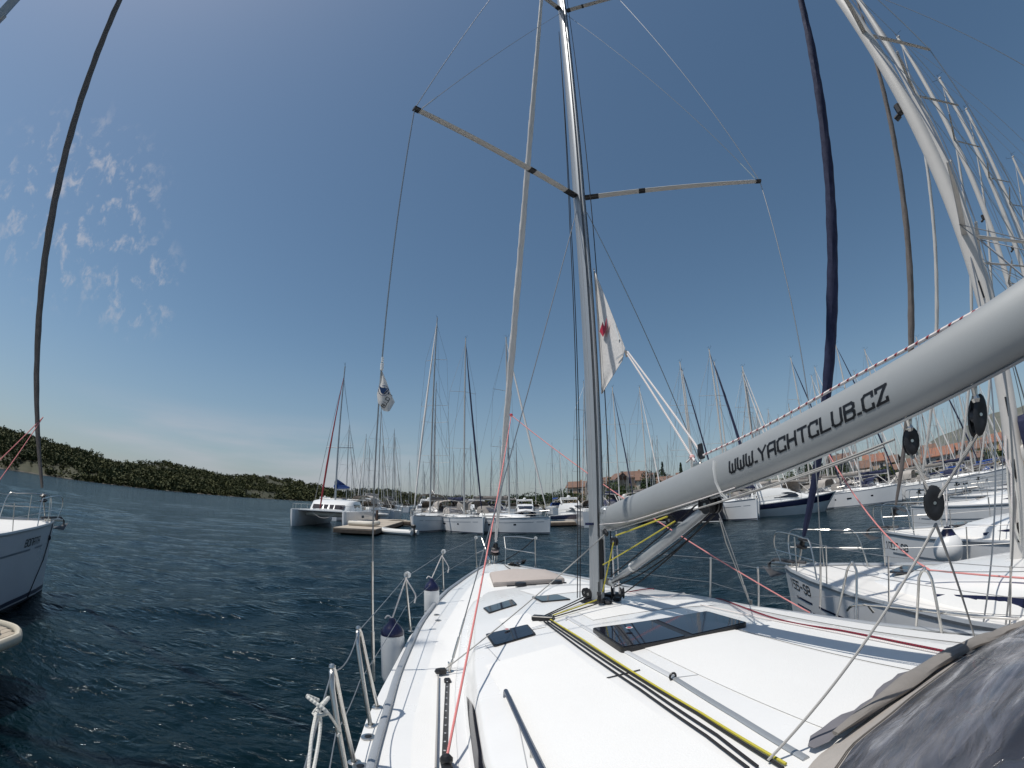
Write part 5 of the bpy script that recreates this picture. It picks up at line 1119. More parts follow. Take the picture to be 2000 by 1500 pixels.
def hull_text(e, hp, side, y0, k0, hgt, text, rev=False, m=lettering, name='lettering', gzf=None):
    """text running along the hull; reads aft on the port side, forward on the starboard side"""
    sc = hgt/6; mb = MB()
    def f(s, t, d):
        y = y0-s*sc if side < 0 else y0+s*sc; zf = gzf(y); k = k0-(t-3)*sc/zf; return hp(side, y, k)+[side*(d+.004), 0, 0]
    letters(mb, text, f, m, .95); h = [c for c in e.children if c.name.startswith('hull')][0]; return mb.build(name, h, smooth=False)

G1 = 'yachts berthed beside ours'
# left neighbour
eL, hpL, gzL, hbL = sailboat(Jb=6.9, Aft=8, beam=4.2, fb=1.52, H=23.0, rake=.1, stemrake=.42, hullm=mat('hull_greywhite', (.56, .58, .62), .25, noise=.06, nscale=1.5, coat=.3), stripe=stripegrey, furlm=canvtaupe, furlr=.10, mastm=spar, cover=canvtaupe, hi=True, name='sailing_boat', cabz=.35)
put(eL, by_stem(104, 1019, gzL(6.9), -14, 6.9), -14, 'grey-white yacht at the left edge with brown-grey furled sail and the name BONATA', 'sailing boat', G1)
hull_text(eL, hpL, 1, 4.95, .17, .155, 'BONATA', gzf=gzL)
mb = MB(); mb.tube([hpL(1, 6.65, 0)+[.01, 0, .02], hpL(1, 6.55, .3)+[.02, 0, 0], hpL(1, 6.4, .5)+[.02, 0, 0], hpL(1, 5.8, .97)+[.02, 0, 0]], .014, blackrope, 6); mb.ball(hpL(1, 6.55, .2)+[.03, 0, 0], .045, blackrope, 6, (1, 1, 1.6)); mb.build('mooring_line', eL)
mb = MB(); a = np.array([0, 3.6, 4.1]); mb.tube(sag(np.array([0, 6.02, 4.3]), np.array([.9, 2.1, gzL(0)+.1]), .12, 12), .012, pinkrope, 6); mb.tube(sag(np.array([0, 6.02, 4.3]), np.array([1.3, 2.5, gzL(0)+.05]), .2, 12), .012, pinkrope, 6); mb.build('genoa_sheet', eL)
# right neighbours
eA, hpA, gzA, hbA = sailboat(Jb=4.29, Aft=7.6, beam=3.9, fb=1.32, H=15.2, rake=.6, stemrake=.35, spf=(6.0, 10.2), stripe=navyp, furlm=canvnavy, furlr=.105, cover=canvnavy, hoodm=canvas, bimini=None, hi=True, mastr=.112, cabz=.45, spr=2, boomz=1.35)
pA = by_stem(1535, 1106, gzA(4.29), -14, 4.29); put(eA, pA, -14, 'white yacht numbered 155-SB on the right with navy furled sail and navy cabin stripe', 'sailing boat', G1)
hull_text(eA, hpA, -1, 3.98, .13, .15, '155-SB', gzf=gzA)
mb = MB()
for i, (s0, s1) in enumerate(((.45, 1.0), (1.05, 1.5), (1.6, 2.9), (3.1, 5.2))): mb.grid([[hpA(-1, 4.29-y, k+.01*i)+[-.007, 0, 0] for k in (.36, .375)] for y in np.linspace(s0, s1, 6)], navyp)
mb.build('hull_flash', [c for c in eA.children if c.name.startswith('hull')][0])
mb = MB(); mb.tube(sag((0, 3.28, 3.9), (-.9, .9, gzA(0)+.42), .35, 14), .011, pinkrope, 6); mb.tube([(-.9, 1.0, gzA(0)+.42), (-1.3, -1.2, gzA(0)+.35)], .011, pinkrope, 6); mb.build('genoa_sheet', eA)
# slim inner bars: hand frames on its port side deck as on ours
eB, hpB, gzB, hbB = sailboat(Jb=3.5, Aft=8.5, beam=4.1, fb=1.45, H=16.6, rake=1.2, stripe=stripegrey, furlm=canvtaupe, furlr=.085, cover=canvtaupe, hoodm=canvas, hi=True, mastr=.105, cabz=.45)
pB = by_stem(1722, 1038, gzB(3.5), -14, 3.5); put(eB, pB, -14, 'white yacht second on the right with taupe furled sail, hull window and round white fender', 'sailing boat', G1)
hull_text(eB, hpB, -1, 3.30, .17, .15, '1007 SB', gzf=gzB)
mb = MB(); mb.grid([[hpB(-1, y, k)+[-.008, 0, 0] for k in (.42, .5, .58)] for y in (1.3, 1.0, .7, .4)], tint); mb.build('hull_window', [c for c in eB.children if c.name.startswith('hull')][0])
eC, hpC, gzC, hbC = sailboat(Jb=5.45, Aft=8, beam=4.3, fb=1.5, H=21.3, rake=1.2, stripe=stripegrey, furlm=aluw, furlr=.085, cover=canvas, hoodm=canvas2, hi=True, mastr=.10, cabz=.5)
pC = by_stem(1778, 989, gzC(5.45), -16, 5.45); put(eC, pC, -16, 'white yacht third on the right with a pale furled sail and grey rubbing strake', 'sailing boat', G1)
for i, (px, py, H, lab) in enumerate(((1835, 155, 21, 'yacht fourth on the right, its mast between two taller white masts'), (1887, 215, 21, 'yacht fifth on the right, seen as a slim mast and rigging'), (1978, 308, 19, 'yacht furthest along the near right-hand row'))):
    c = copy_tree(eC)
    for ch in list(c.children):
        for g in list(ch.children):
            if g.name.startswith('lettering'): bpy.data.objects.remove(g)
    s_ = H/21.3; q = W0.at(px, py, 2, H); put(c, (q[0]-.242*1.2*s_, q[1]+.97*1.2*s_, 0), -14, lab, 'sailing boat', G1, s_)
# round fender on the second one
fr_ = Frame(pB, -14); q = fr_.at(1852, 1072, 0, -hbB(.2)-.28)
rf = empty('ball_fender', fr_.w(q), -14, 'round white ball fender with navy neck hanging on the second yacht at the right', 'fender')
mb = MB(); mb.ball((0, 0, 0), .30, fend, 20, (1, 1, 1.05)); mb.build('ball', rf)
mb = MB(); mb.lathe([(.19, .23), (.12, .34), (.06, .42), (.0001, .43)], navyv, (0, 0, 0), 16); mb.build('neck', rf); mb = MB(); mb.tube([(0, 0, .42), (.15, 0, 1.25)], .012, whrope, 5); mb.tube([(0, 0, .42), (.15, .08, 1.25)], .012, whrope, 5); mb.build('rope', rf)

# wooden platform at the left
q = W0.at(58, 1238, 2, .72); pf = empty('floating_jetty', (q[0], q[1], 0), -20, 'planked wooden jetty end with a cream rubber rim at the left edge', 'jetty')
wood_m = mat('weathered_planks', (.42, .36, .28), .85, noise=.25, nscale=6); rim = mat('rubber_cream', (.55, .50, .40), .6, noise=.15)
mb = MB()
for i in range(9): x_ = -1.12+i*.125; ye = -.42+.46*math.sqrt(max(0, 1-((x_+.61)/.56)**2)); mb.box((x_, (ye-7)/2, .70), (.117, 7+ye, .03), wood_m, bev=.004)
mb.build('deck_boards', pf)
rp = spline([(-.05, -7, .69), (-.05, -2, .69), (-.05, -.42, .69), (-.12, -.12, .69), (-.32, .10, .69), (-.60, .15, .69), (-.88, .10, .69), (-1.10, -.12, .69), (-1.18, -.42, .69), (-1.18, -2, .69), (-1.18, -7, .69)], 6)
mb = MB(); mb.tube(rp, .075, rim, 10, flat=(.8, 1)); mb.build('rim', pf)
mb = MB(); mb.box((-.61, -3.4, .64), (1.1, 6.4, .08), stripegrey); mb.box((-.61, -3.9, .25), (.9, 6.0, .75), antifoul, bev=.05); mb.build('float', pf)
mb = MB(); mb.tube(spline([(-.7, -.3, .75), (-.5, -.2, .76), (-.3, -.32, .75), (-.45, -.45, .76), (-.8, -.4, .77), (-1.1, -.5, .8)], 4), .012, blackrope, 6); mb.tube([(-.75, -.25, .75), (-.55, -.25, .80)], .02, blk, 6); mb.build('mooring_line', pf)

# ---- the row across the water, straight ahead
F0 = 'boats moored straight ahead across the water'
HD = 168
def far(px, py, az, Jb, label, T, grp, s=1):
    e_ = T; q = W0.at(px, py, 2, 0); a = R(az); loc = np.array([q[0]-math.sin(a)*Jb*s, q[1]-math.cos(a)*Jb*s, 0]); return put(e_, loc, az, label, 'sailing boat', grp, s)
mono1, hm1, gm1, _ = sailboat(Jb=5.6, Aft=8.2, beam=4.4, fb=1.55, H=25.8, rake=.4, furlm=sailw, furlr=.13, mastm=spar, mastr=.13, cover=canvtaupe, hoodm=canvas, bimini=canvas, spr=3, portlight=False, wire_r=.014, stripe=stripegrey)
far(806, 1041, 188, 5.5, 'tall-masted white yacht with white furled sail lying at the pontoon head, dinghy at its bow', mono1, F0)
mono2, hm2, gm2, _ = sailboat(Jb=5.2, Aft=7.6, beam=4.2, fb=1.5, H=22.4, rake=.3, furlm=canvnavy, furlr=.11, mastm=spar, mastr=.12, cover=canvnavy, hoodm=canvas2, bimini=canvas2, portlight=True, wire_r=.014, stripe=stripegrey)
far(944, 1044, 152, 5.1, 'white yacht with dark navy furled sail and a beige sprayhood, straight ahead', mono2, F0)
mono3, hm3, gm3, _ = sailboat(Jb=5.2, Aft=7.8, beam=4.3, fb=1.5, H=21.8, rake=.3, furlm=sailw, furlr=.12, mastm=spar, mastr=.12, cover=canvtaupe, hoodm=canvas, bimini=canvas, portlight=True, wire_r=.014, stripe=stripegrey, cabz=.55)
far(1076, 1043, 128, 5.2, 'white yacht lying angled with bow to the right, oval hull ports and grey sprayhood', mono3, F0)

# catamaran
def catamaran(label, loc, az, furlm=canvred, blue=True):
    e = empty('catamaran', loc, az, label, 'catamaran'); Bm = 3.0
    for s in (-1, 1):
        mb = MB(); rows = []
        for y, wf, z in ((6.0, .05, 1.85), (5.85, .35, 1.85), (5.2, .62, 1.85), (3.5, .85, 1.85), (0, .95, 1.85), (-3, .95, 1.8), (-5.6, .85, 1.2), (-6.2, .8, .75)):
            cx = s*Bm; rows.append([(cx-.75*wf, y, z), (cx-.72*wf, y, z*.5), (cx-.45*wf, y, .05), (cx-.1*wf, y, -.5), (cx+.1*wf, y, -.5), (cx+.45*wf, y, .05), (cx+.72*wf, y, z*.5), (cx+.75*wf, y, z)])
        mb.grid(rows, gelhull, flip=True); mb.grid([[r[0], r[-1]] for r in rows], gel); mb.add(rows[0], [tuple(range(8))], gelhull); mb.add(rows[-1], [tuple(range(8))[::-1]], gelhull); h = mb.build('hull', e)
        mb = MB(); mb.box((s*(Bm+.70), .6, 1.25), (.05, .9, .3), tint, bev=.02); mb.build('port_light', h)
    mb = MB(); mb.box((0, -.6, 1.45), (4.8, 8.6, .6), gel, bev=.15); mb.build('bridge_deck', e)
    mb = MB(); P_ = []
    for y, w_, z in ((2.6, 1.9, 1.95), (2.1, 2.2, 2.55), (1.2, 2.45, 2.98), (-.5, 2.55, 3.1), (-2.6, 2.5, 3.1)):
        P_.append([(-w_-.25, y, 1.8), (-w_-.12, y, lerp(1.8, z, .5)), (-w_+.12, y, z-.1)]+[(x*(w_-.4), y, z+.06*(1-x*x)) for x in (-1, -.3, .3, 1)]+[(w_-.12, y, z-.1), (w_+.12, y, lerp(1.8, z, .5)), (w_+.25, y, 1.8)])
    mb.grid(P_, gel); mb.add(P_[0], [tuple(range(10))[::-1]], gel); mb.add(P_[-1], [tuple(range(10))], gel); c = mb.build('cabin', e, ang=40)
    for x0, x1 in ((-1.95, -.75), (-.6, -.1), (.1, .6), (.75, 1.95)):
        mb = MB(); fy = lambda z: 2.6-(z-1.95)/.6*.5+.03; mb.quad((x0, fy(2.02), 2.02), (x1, fy(2.02), 2.02), (x1, fy(2.5)+.02, 2.5), (x0, fy(2.5)+.02, 2.5), tint, .03); mb.build('window', c, smooth=False)
    for s in (-1, 1):
        mb = MB(); mb.tube([(s*2.62, .6, 2.35), (s*2.66, -1.6, 2.35)], .30, tint, 10, flat=(.15, 1)); mb.build('side_window', c)
    mb = MB(); mb.box((0, -3.4, 3.22), (5.0, 3.6, .08), gel, bev=.03)
    for s in (-1, 1): mb.tube([(s*2.2, -4.9, 1.8), (s*2.2, -4.9, 3.2)], .05, gel, 6)
    mb.build('cockpit_roof', e)
    mb = MB(); mb.tube([(-Bm, 5.3, 1.8), (Bm, 5.3, 1.8)], .09, alu, 8); mb.build('crossbeam', e)
    mb = MB(); mb.grid([[(x, y, 1.76) for x in np.linspace(-2.4, 2.4, 3)] for y in (5.2, 4.2, 3.5)], mat('net_white', (.45, .45, .45), .9)); mb.build('trampoline', e)
    mb = MB(); mb.tube([(0, 0, 3.1), (0, -.25, 20.0)], [.15, .10], alu, 8, flat=(.8, 1.1)); m_ = mb.build('mast', e)
    for s in (-1, 1):
        mb = MB(); mb.tube([(0, -.1, 9.5), (s*1.7, -.7, 9.6)], .05, alu, 6); mb.build('spreader', m_)
        mb = MB(); mb.tube([(s*Bm*1.1, -1.4, 1.9), (s*1.7, -.7, 9.6), (0, -.2, 18.6)], .014, wire, 4); mb.tube([(s*Bm*1.1, -1.2, 1.9), (0, -.2, 18.2)], .014, wire, 4); mb.build('shroud', e)
    mb = MB(); mb.tube([(0, -.25, 20.0), (0, -.25, 20.5)], .02, blk, 4); mb.tube([(0, -.2, 20.1), (0, .4, 20.3)], .015, blk, 4); mb.build('masthead_gear', m_)
    mb = MB(); furl(mb, (0, 5.3, 1.95), (0, -.1, 18.4), lambda t: .12*interp(t, [0, .05, .3, 1], [.3, .8, 1, .25]), furlm, 12, 8, 20); mb.build('furled_sail', e)
    mb = MB(); mb.tube([(0, -.2, 4.4), (0, -5.6, 4.7)], .12, alu, 8); b = mb.build('boom', e)
    mb = MB(); mb.grid([[(0+.25*math.sin(v*3), lerp(-.1, -5.2, u), 4.5+v*(.95*(1-u)**.6+.25)) for v in (0, .33, .66, 1)] for u in np.linspace(0, 1, 9)], canvblue); mb.tube([(0, -.1, 4.75), (0, -3, 4.8), (0, -5.5, 4.85)], [.32, .26, .14], canvblue, 8); mb.build('sail_cover', b)
    mb = MB(); 
    for s in (-1, 1):
        mb.tube([(s*(Bm+.6), -5, 2.4), (s*(Bm+.6), 3.5, 2.45), (s*(Bm+.1), 5.8, 2.45), (s*(Bm-.5), 5.3, 2.4)], .018, steel, 5)
        for y in (-4, -2, 0, 2, 3.6, 5): mb.tube([(s*(Bm+.6*(1 if y < 4 else .6)), y, 1.8), (s*(Bm+.6*(1 if y < 4 else .6)), y, 2.45)], .016, steel, 5)
    mb.build('guard_rail', e)
    mb = MB(); mb.tube(sag((-1.9, 5.3, 1.8), (1.0, 5.35, 1.8), .75, 12), .02, whrope, 5); mb.build('bridle', e)
    return e
q = W0.at(628, 1031, 2, 0); catamaran('white catamaran with dark red furled sail and loose blue sail cover', (q[0]-.9, q[1]+5.9, 0), 176)

# pontoon head, dinghies
conc = mat('pontoon_planks', (.46, .40, .32), .85, noise=.2, nscale=2, color2=(.36, .31, .25)); side_m = mat('pontoon_side', (.16, .12, .09), .9, noise=.4, nscale=3)
def pontoon(name, c, size, az, lab):
    e = empty(name, (c[0], c[1], 0), az, lab, 'pontoon'); mb = MB(); mb.box((0, 0, .56), (size[0], size[1], .10), conc, bev=.02); mb.build('deck', e); mb = MB(); mb.box((0, 0, .32), (size[0]+.06, size[1]+.06, .38), side_m, bev=.04); mb.build('fascia', e)
    n = max(1, int(size[1]/5)); mb = MB()
    for i in range(n):
        mb = MB(); mb.box((0, -size[1]/2+(i+.5)*size[1]/n, .0), (size[0]*.8, size[1]/n*.6, .5), antifoul, bev=.05); mb.build('float', e)
    return e
azp = -7; LP = 26; mid = np.array([-14.15, 39.5, .6])
pontoon('pontoon', (mid[0]+math.sin(R(azp))*LP/2, mid[1]+math.cos(R(azp))*LP/2), (3.9, LP), azp, 'broad planked pontoon head between the catamaran and the tall-masted yacht')
def onp(px, py, z=.61): q = W0.at(px, py, 2, z); return q
pontoon('pontoon', (14, 60), (2.4, 62), 93, 'long low pontoon running right behind the yachts straight ahead')
tube_m = mat('hypalon_white', (.66, .65, .62), .5, noise=.08)
def dinghy(loc, az, lab, L=3.6, motor=True, m=tube_m, up=False, z=0):
    e = empty('inflatable_dinghy', (loc[0], loc[1], z), az, lab, 'dinghy'); mb = MB(); r = .24
    pts = spline([(-.6, -L/2, .25), (-.62, 0, .25), (-.6, L*.28, .27), (-.35, L*.45, .34), (0, L*.5, .38), (.35, L*.45, .34), (.6, L*.28, .27), (.62, 0, .25), (.6, -L/2, .25)], 5); mb.tube(pts, r, m, 10); mb.build('tube', e)
    mb = MB(); mb.box((0, -.05, .12), (1.0, L*.8, .08), mat('dinghy_floor', (.35, .35, .36), .7, noise=.2), bev=.02); mb.box((0, -L*.4, .32), (1.0, .06, .42), gel, bev=.01); mb.build('floor', e); mb = MB(); mb.box((0, .1, .38), (1.1, .25, .05), gel, bev=.01); mb.build('thwart', e)
    if motor:
        mb = MB(); mb.box((0, -L*.46, .85), (.30, .48, .34), blk, bev=.08); mb.tube([(0, -L*.48, .7), (0, -L*.50, .05), (0, -L*.52, -.2)], .075, blk, 8, flat=(.6, 1.3)); mb.tube([(0, -L*.4, .85), (0, -L*.15, .92)], .025, blk, 6); mb.build('outboard_motor', e)
    return e
q = W0.at(778, 1044, 2, 0); dinghy(q, -72, 'white inflatable dinghy with black outboard floating at the bow of the tall-masted yacht')
q = onp(712, 1027, .62); dz_ = dinghy(q, 100, 'cream inflatable dinghy lying on the pontoon head', 2.9, False, mat('hypalon_cream', (.62, .58, .50), .55, noise=.1), z=.60)
q = onp(746, 1012, .62); dinghy(q, 175, 'white tender with raised bow standing on the pontoon beside the catamaran', 2.8, False, z=.85)
q = onp(765, 1008, .62); dinghy(q, 160, 'small white tender behind the other one on the pontoon', 2.4, False, z=.8)
q = onp(715, 1012, .62); mb = MB(); mb.box((0, 0, .45), (.6, .5, .9), tube_m, bev=.08); bx_ = mb.build('service_pedestal'); bx_.location = tuple(q); tag(bx_, 'squat cream service box standing on the pontoon head', 'service box')
q = onp(736, 1024, .62); mb = MB(); mb.tube([(0, 0, -1), (0, 0, 1.5)], .14, mat('pile_brown', (.09, .06, .05), .8, noise=.3), 10); mb.lathe([(.15, 1.5), (.0001, 1.62)], mat('pile_brown', (.09, .06, .05), .8), (0, 0, 0), 10); bx_ = mb.build('mooring_pile'); bx_.location = (q[0], q[1], .6); tag(bx_, 'short dark mooring pile on the pontoon head', 'mooring pile')

for i, (px, py, lab) in enumerate(((857, 1012, 'black tyre fender on the quarter of the tall-masted yacht'), (868, 1011, 'middle black tyre fender between the two yachts straight ahead'), (884, 1011, 'black tyre fender on the stern of the yacht with the navy sail'))):
    q = W0.at(px, py, 2, 1.0); q = q/np.linalg.norm(q[:2])*56; q[2] = 1.0+(0 if i else .1); mb = MB(); mb.tube([(.38*math.cos(t), 0, .38*math.sin(t)) for t in np.linspace(0, 6.283, 17)[:-1]], .17, rubber, 8, closed=True); o = mb.build('tyre_fender'); q2 = W0.at(px, py, 1, q[1]); o.location = tuple(q2); tag(o, lab, 'fender', 'tyre fenders between the yachts straight ahead')
# ---- motor yacht in the right-hand row
def motorboat(label, loc, az, group=None, s=1):
    e = empty('motor_yacht', loc, az, label, 'motor yacht', group); Jb, Af, B = 6.5, 6.0, 2.1
    ys = [6.5, 6.3, 5.6, 4.2, 2, -1, -4, -6]; wf = [.04, .2, .5, .78, .95, 1, 1, .95]; zg = [2.25, 2.2, 2.1, 1.95, 1.8, 1.65, 1.5, 1.45]
    def sec(i, kk): y, w_, z = ys[i], wf[i]*B, zg[i]; b = max(0, (y-1)/5.5); return [(sx*w_*wk_, y-b*zk*1.6, z*(1-zk)-.3*max(0, zk-.99)*30) for sx, wk_, zk in kk]
    kk = [(-1, 1, 0), (-1, .97, .28), (-1, .86, .62), (-1, .70-.0, 1.0), (-1, .1, 1.04), (1, .1, 1.04), (1, .70, 1.0), (1, .86, .62), (1, .97, .28), (1, 1, 0)]
    rows = [sec(i, kk) for i in range(8)]; mb = MB(); mb.grid(rows, gelhull, flip=True); mb.add(rows[-1], [tuple(range(10))[::-1]], gelhull); mb.add(rows[0], [tuple(range(10))], gelhull); h = mb.build('hull', e)
    for sx in (-1, 1):
        mb = MB(); mb.grid([[np.array(sec(i, [(sx, .995, .06)])[0])+[sx*.02, 0, 0], np.array(sec(i, [(sx, .975, .25)])[0])+[sx*.02, 0, 0], np.array(sec(i, [(sx, .925, .42)])[0])+[sx*.02, 0, 0]] for i in range(1, 8)], navyp, flip=(sx < 0)); mb.build('dark_band', h)
    mb = MB(); mb.grid([[(u*wf[i]*B, ys[i], zg[i]+.05*(1-u*u)) for u in (-1, 0, 1)] for i in range(8)], gel); mb.build('deck', e)
    mb = MB(); C_ = [(3.6, .9, 2.05), (2.4, 1.5, 2.45), (1.0, 1.7, 3.0), (-.3, 1.72, 3.35), (-2.5, 1.7, 3.4), (-3.6, 1.65, 3.3)]
    rows = [[(-w_-.05, y, 1.6), (-w_, y, lerp(1.8, z, .5)), (-w_+.25, y, z-.08), (0, y, z), (w_-.25, y, z-.08), (w_, y, lerp(1.8, z, .5)), (w_+.05, y, 1.6)] for y, w_, z in C_]; mb.grid(rows, gel); mb.add(rows[-1], [tuple(range(7))], gel); c = mb.build('superstructure', e)
    mb = MB(); mb.grid([[(x, y+.03, z+.035) for x in (-w_+.35, 0, w_-.35)] for y, w_, z in ((2.3, 1.5, 2.48), (1.7, 1.6, 2.73), (1.05, 1.68, 2.98))], tint); mb.build('windscreen', c)
    for sx in (-1, 1):
        mb = MB(); pts = [(sx*1.72, 2.0, 2.05)]+[(sx*(1.74-.12*math.sin(t)), .7-1.5*math.cos(t)*-1+.0, 2.1+.62*math.sin(t)) for t in np.linspace(.1, math.pi-.05, 10)]; mb.poly(pts if sx < 0 else pts[::-1], tint, .02); mb.build('side_window', c)
        mb = MB(); mb.tube([(sx*1.9, -5.5, 2.2), (sx*1.95, 1, 2.5), (sx*1.5, 4.5, 2.75), (sx*.3, 6.4, 2.95)], .022, steel, 5)
        for y, xx, z in ((-3, 1.95, 1.6), (0, 1.95, 1.75), (2.5, 1.8, 1.85), (4.5, 1.5, 2)): mb.tube([(sx*xx, y, z), (sx*xx, y, z+.75)], .018, steel, 5)
        mb.build('guard_rail', e)
    mb = MB(); mb.tube([(-1.5, -2.6, 3.3), (-1.45, -3.2, 4.1), (1.45, -3.2, 4.1), (1.5, -2.6, 3.3)], .12, gel, 8, flat=(1, 1.6)); mb.lathe([(.0001, .0), (.3, 0), (.3, .25), (.18, .38), (.0001, .4)], whitepl, (0, -3.2, 4.2), 14); mb.build('radar_arch', e)
    e.scale = (s, s, s); return e

# ---- the opposite row on the right
GR = 'boats in the row opposite, seen under the boom'
darkh = mat('hull_black', (.012, .012, .02), .2, coat=.5); redh = mat('hull_darkred', (.16, .01, .02), .22, coat=.5)
m4, *_ = sailboat(Jb=5.2, Aft=7.8, beam=4.2, fb=1.75, H=20.5, furlm=canvnavy, furlr=.11, mastm=aluw, cover=canvas, hoodm=canvas, bimini=canvas2, wire_r=.014, stripe=None, boot=stripegrey, portlight=True)
m5, *_ = sailboat(Jb=5.0, Aft=7.4, beam=4.0, fb=1.7, H=19.5, furlm=sailw, furlr=.11, mastm=aluw, cover=canvnavy, hoodm=canvnavy, bimini=None, wire_r=.014, stripe=stripegrey, boot=bootm, portlight=True)
m6, *_ = sailboat(Jb=5.4, Aft=8, beam=4.3, fb=1.75, H=21, hullm=darkh, furlm=sailw, furlr=.12, mastm=spar, cover=canvas2, hoodm=canvas, bimini=canvas, wire_r=.014, stripe=None, boot=whitepl)
m7, *_ = sailboat(Jb=5.0, Aft=7.6, beam=4.1, fb=1.6, H=19, hullm=redh, furlm=sailw, furlr=.10, mastm=spar, cover=canvtaupe, hoodm=canvas, wire_r=.014, stripe=None, boot=whitepl)
row = [(m4, 1483, 1012, 166, 'white yacht with navy furled sail, first in the row seen under the boom', 1), ('m5', 1538, 1004, 166, 'white yacht beside the motor yacht, its side plain with one anchor', 1), ('mot', 1618, 998, 132, 'white and black sharp-bowed motor yacht in the row under the boom', 1), ('m4', 1652, 991, 160, 'white deep-hulled yacht just right of the motor yacht', 1.02),
 ('m5', 1697, 984, 158, 'white grey-sided yacht, third right of the motor yacht', 1.0), ('m4', 1761, 979, 152, 'white yacht with dark oval hull port, right of the grey-sided one', 1.03), ('m5', 1817, 970, 150, 'white yacht next to the black-hulled one', 1.02), (m6, 1880, 955, 158, 'black-hulled yacht with a white waterline among the white ones', .85), ('m4', 1925, 955, 150, 'white yacht with a round black fender, right of the black hull', .95), (m7, 1862, 950, 150, 'dark red hulled yacht with red canvas behind the black one', .9), ('m5', 1985, 945, 150, 'white yacht at the far right of the opposite row', 1.0)]
u4 = u5 = False
m5.location = (0, 0, -50)
for i, (T, px, py, az, lab, s) in enumerate(row):
    if T == 'mot': q = W0.at(px, py, 2, 0); a = R(az); motorboat(lab, (q[0]-math.sin(a)*5.4, q[1]-math.cos(a)*5.4, 0), az, None); continue
    if T == 'm5' and not u5: T = m5; u5 = True
    if isinstance(T, str): T = copy_tree({'m4': m4, 'm5': m5}[T])
    far(px, py, az, 5.0, lab, T, GR, s)
dk0, *_ = sailboat(Jb=5.0, Aft=7.2, beam=4.1, fb=1.6, H=19, hullm=darkh, furlm=canvnavy, furlr=.10, mastm=aluw, cover=canvnavy, hoodm=canvnavy, wire_r=.014, stripe=None, boot=whitepl)
far(1413, 1020, 166, 5, 'black-hulled yacht partly hidden behind the boom strut', dk0, GR)

# ---- boats in the ranks behind, placed by where their mastheads show
far_tpl = []
for kw in (dict(furlm=sailw, cover=canvtaupe, hoodm=canvas, bimini=canvas, H=17), dict(furlm=canvnavy, cover=canvnavy, hoodm=canvnavy, bimini=canvnavy, H=17), dict(furlm=sailw, cover=canvas2, hoodm=canvas2, bimini=canvas2, H=17, mastm=spar), dict(furlm=None, cover=canvblue, hoodm=canvblue, H=17, mastm=spar), dict(furlm=sailw, cover=canvtaupe, hoodm=canvas, H=17, spr=3, mastm=spar)):
    k = dict(Jb=5, Aft=7.4, beam=4.1, fb=1.6, wire_r=.016, stripe=stripegrey, lazy=False, stern_gear=False); k.update(kw); far_tpl.append(sailboat(**k)[0])
used = set()
NM = ['a white furled sail', 'navy sail and canvas', 'beige canvas', 'bare forestay and blue canvas', 'triple spreaders']
def back(px, py, h, ti, az, where, grp='boats in the ranks behind'):
    e = far_tpl[ti] if ti not in used else copy_tree(far_tpl[ti]); used.add(ti); h *= 1.2; q = W0.at(px, py, 2, h); a = R(az); s = h/17
    put(e, (q[0]+math.sin(a)*.45*s, q[1]+math.cos(a)*.45*s, 0), az, 'yacht with %s, %s' % (NM[ti], where), 'sailing boat', grp, s); return e
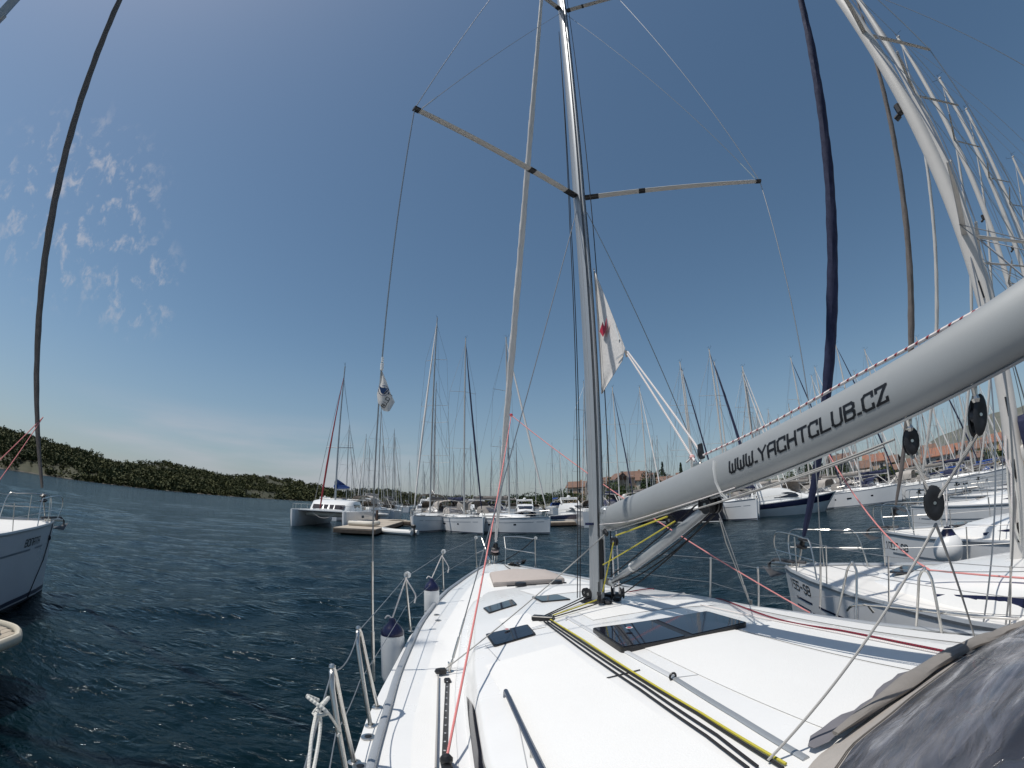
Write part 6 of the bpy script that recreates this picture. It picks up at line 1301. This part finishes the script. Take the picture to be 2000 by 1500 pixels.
BK = [(745, 797, 16, 2, 4, 'its mast just left of the tallest one ahead'), (722, 873, 16, 0, 350, 'small mast between catamaran and flag shroud'), (772, 857, 17, 4, 8, 'mast midway between flag shroud and tall yacht'), (852, 750, 17, 2, 352, 'mast right beside the tallest mast ahead'), (857, 878, 16, 0, 172, 'short mast right of the tallest mast'), (886, 883, 16, 2, 0, 'short mast midway to the navy-sailed yacht'), (919, 865, 17, 4, 10, 'mast just left of the navy-sailed yacht'),
 (993, 865, 17, 0, 350, 'mast hidden close behind our forestay'), (1008, 860, 17, 2, 5, 'mast just right of our forestay'), (1078, 867, 17, 3, 352, 'short mast right of the angled yacht'), (1107, 900, 16, 0, 5, 'low mast left of the big mast'), (1140, 747, 17, 4, 0, 'tall mast hugging the left side of our mast'), (829, 920, 15, 0, 0, 'tiny mast under the tallest yacht rigging'), (779, 927, 15, 2, 10, 'tiny mast far behind the pontoon'), (689, 893, 15, 0, 350, 'tiny mast just right of the catamaran'),
 (1196, 757, 17, 1, 172, 'dark stay slanting just right of our mast'), (1249, 757, 17.5, 0, 175, 'tall mast first right of the white sail corner'), (1283, 853, 16, 2, 350, 'short mast above the stone cottage'), (1303, 865, 16, 4, 5, 'short mast left of the white ropes'), (1328, 708, 18, 1, 172, 'tall mast left of the rope block on the boom'), (1385, 683, 18, 1, 175, 'tallest mast right of the rope block'), (1450, 717, 17, 0, 168, 'tall pale mast halfway along the boom'), (1347, 843, 16, 3, 5, 'short mast behind the rope block'),
 (1458, 745, 16, 2, 350, 'mast crossing the tall pale one'), (1585, 735, 17, 0, 165, 'mast just left of the navy furled sail'), (1668, 727, 17, 2, 168, 'mast above the dotted rope'), (1840, 800, 16, 0, 165, 'mast right of the upper pulley'), (1880, 777, 17, 4, 160, 'mast between the two pulleys'), (1700, 830, 15, 1, 168, 'mast ending behind the lettering'), (1745, 840, 15, 2, 350, 'mast ending behind the boom near the last letters'),
 (960, 885, 16, 1, 352, 'short dark mast left of our forestay'), (1045, 890, 15, 0, 4, 'short mast behind the angled yacht'), (1093, 880, 16, 2, 178, 'mast above the angled yacht bow'), (800, 900, 15, 4, 0, 'short mast left of the tall yacht'), (705, 905, 14, 2, 4, 'tiny mast between pontoon and flag'), (902, 913, 15, 0, 355, 'tiny mast over the black tyre fenders'), (1268, 890, 15, 0, 3, 'tiny mast in front of the orange roofs'), (1225, 880, 15, 4, 5, 'tiny mast near the stone gabled house'),
 (1500, 800, 16, 0, 350, 'mast ending behind the first letters'), (1540, 790, 16, 4, 170, 'mast ending behind the middle letters'), (1620, 780, 16, 2, 355, 'mast ending behind the boom beyond the navy sail'), (1790, 830, 16, 0, 170, 'mast ending behind the boom above the large pulley'), (1815, 850, 15, 2, 350, 'mast beside the pale furled sail'), (1908, 800, 16, 0, 165, 'mast just right of the upper pulley rope'), (1935, 790, 16, 2, 350, 'mast close to the big white mast')]
for b_ in BK: back(*b_)
rs = random.Random(21)
spots = ['between catamaran and tall yacht', 'behind the yachts straight ahead', 'behind the angled yacht', 'before the left orange roofs', 'under the boom', 'towards the right edge']
for i in range(50):
    az = rs.uniform(-21, 58) if i % 3 and i < 34 else rs.uniform(26, 58); d = rs.uniform(72, 140)
    if az > 40: d = rs.uniform(66, 125)
    ti = rs.randrange(5); e = copy_tree(far_tpl[ti]); s = rs.uniform(.68, .98); k = 0 if az < -10 else 1 if az < 0 else 2 if az < 9 else 3 if az < 24 else 4 if az < 42 else 5
    put(e, polar(az, d), rs.choice([-8, -4, 0, 4, 172, 176, 180, 184]), 'distant white yacht with %s, %s' % (NM[ti], spots[k]), 'sailing boat', 'distant %s yachts %s' % (NM[ti], spots[k]), s)
for i, (az, d, lab) in enumerate(((-17.5, 92, 'white flybridge motor yacht behind the catamaran'), (-11, 78, 'white motor yacht behind the pontoon'), (-4, 74, 'white motor yacht between the tall and navy-sailed yachts'), (1.5, 76, 'white motor yacht behind the angled yacht stern'), (8.2, 62, 'white motor yacht at the pontoon left of our mast'), (14.5, 72, 'white motor yacht just right of our mast'), (-23.5, 120, 'white motor yacht left of and behind the catamaran'), (40, 78, 'white motor yacht beyond the opposite row'))):
    motorboat(lab, polar(az, d), 180 if i % 2 else 160, 'motor yachts in the ranks behind', .9)
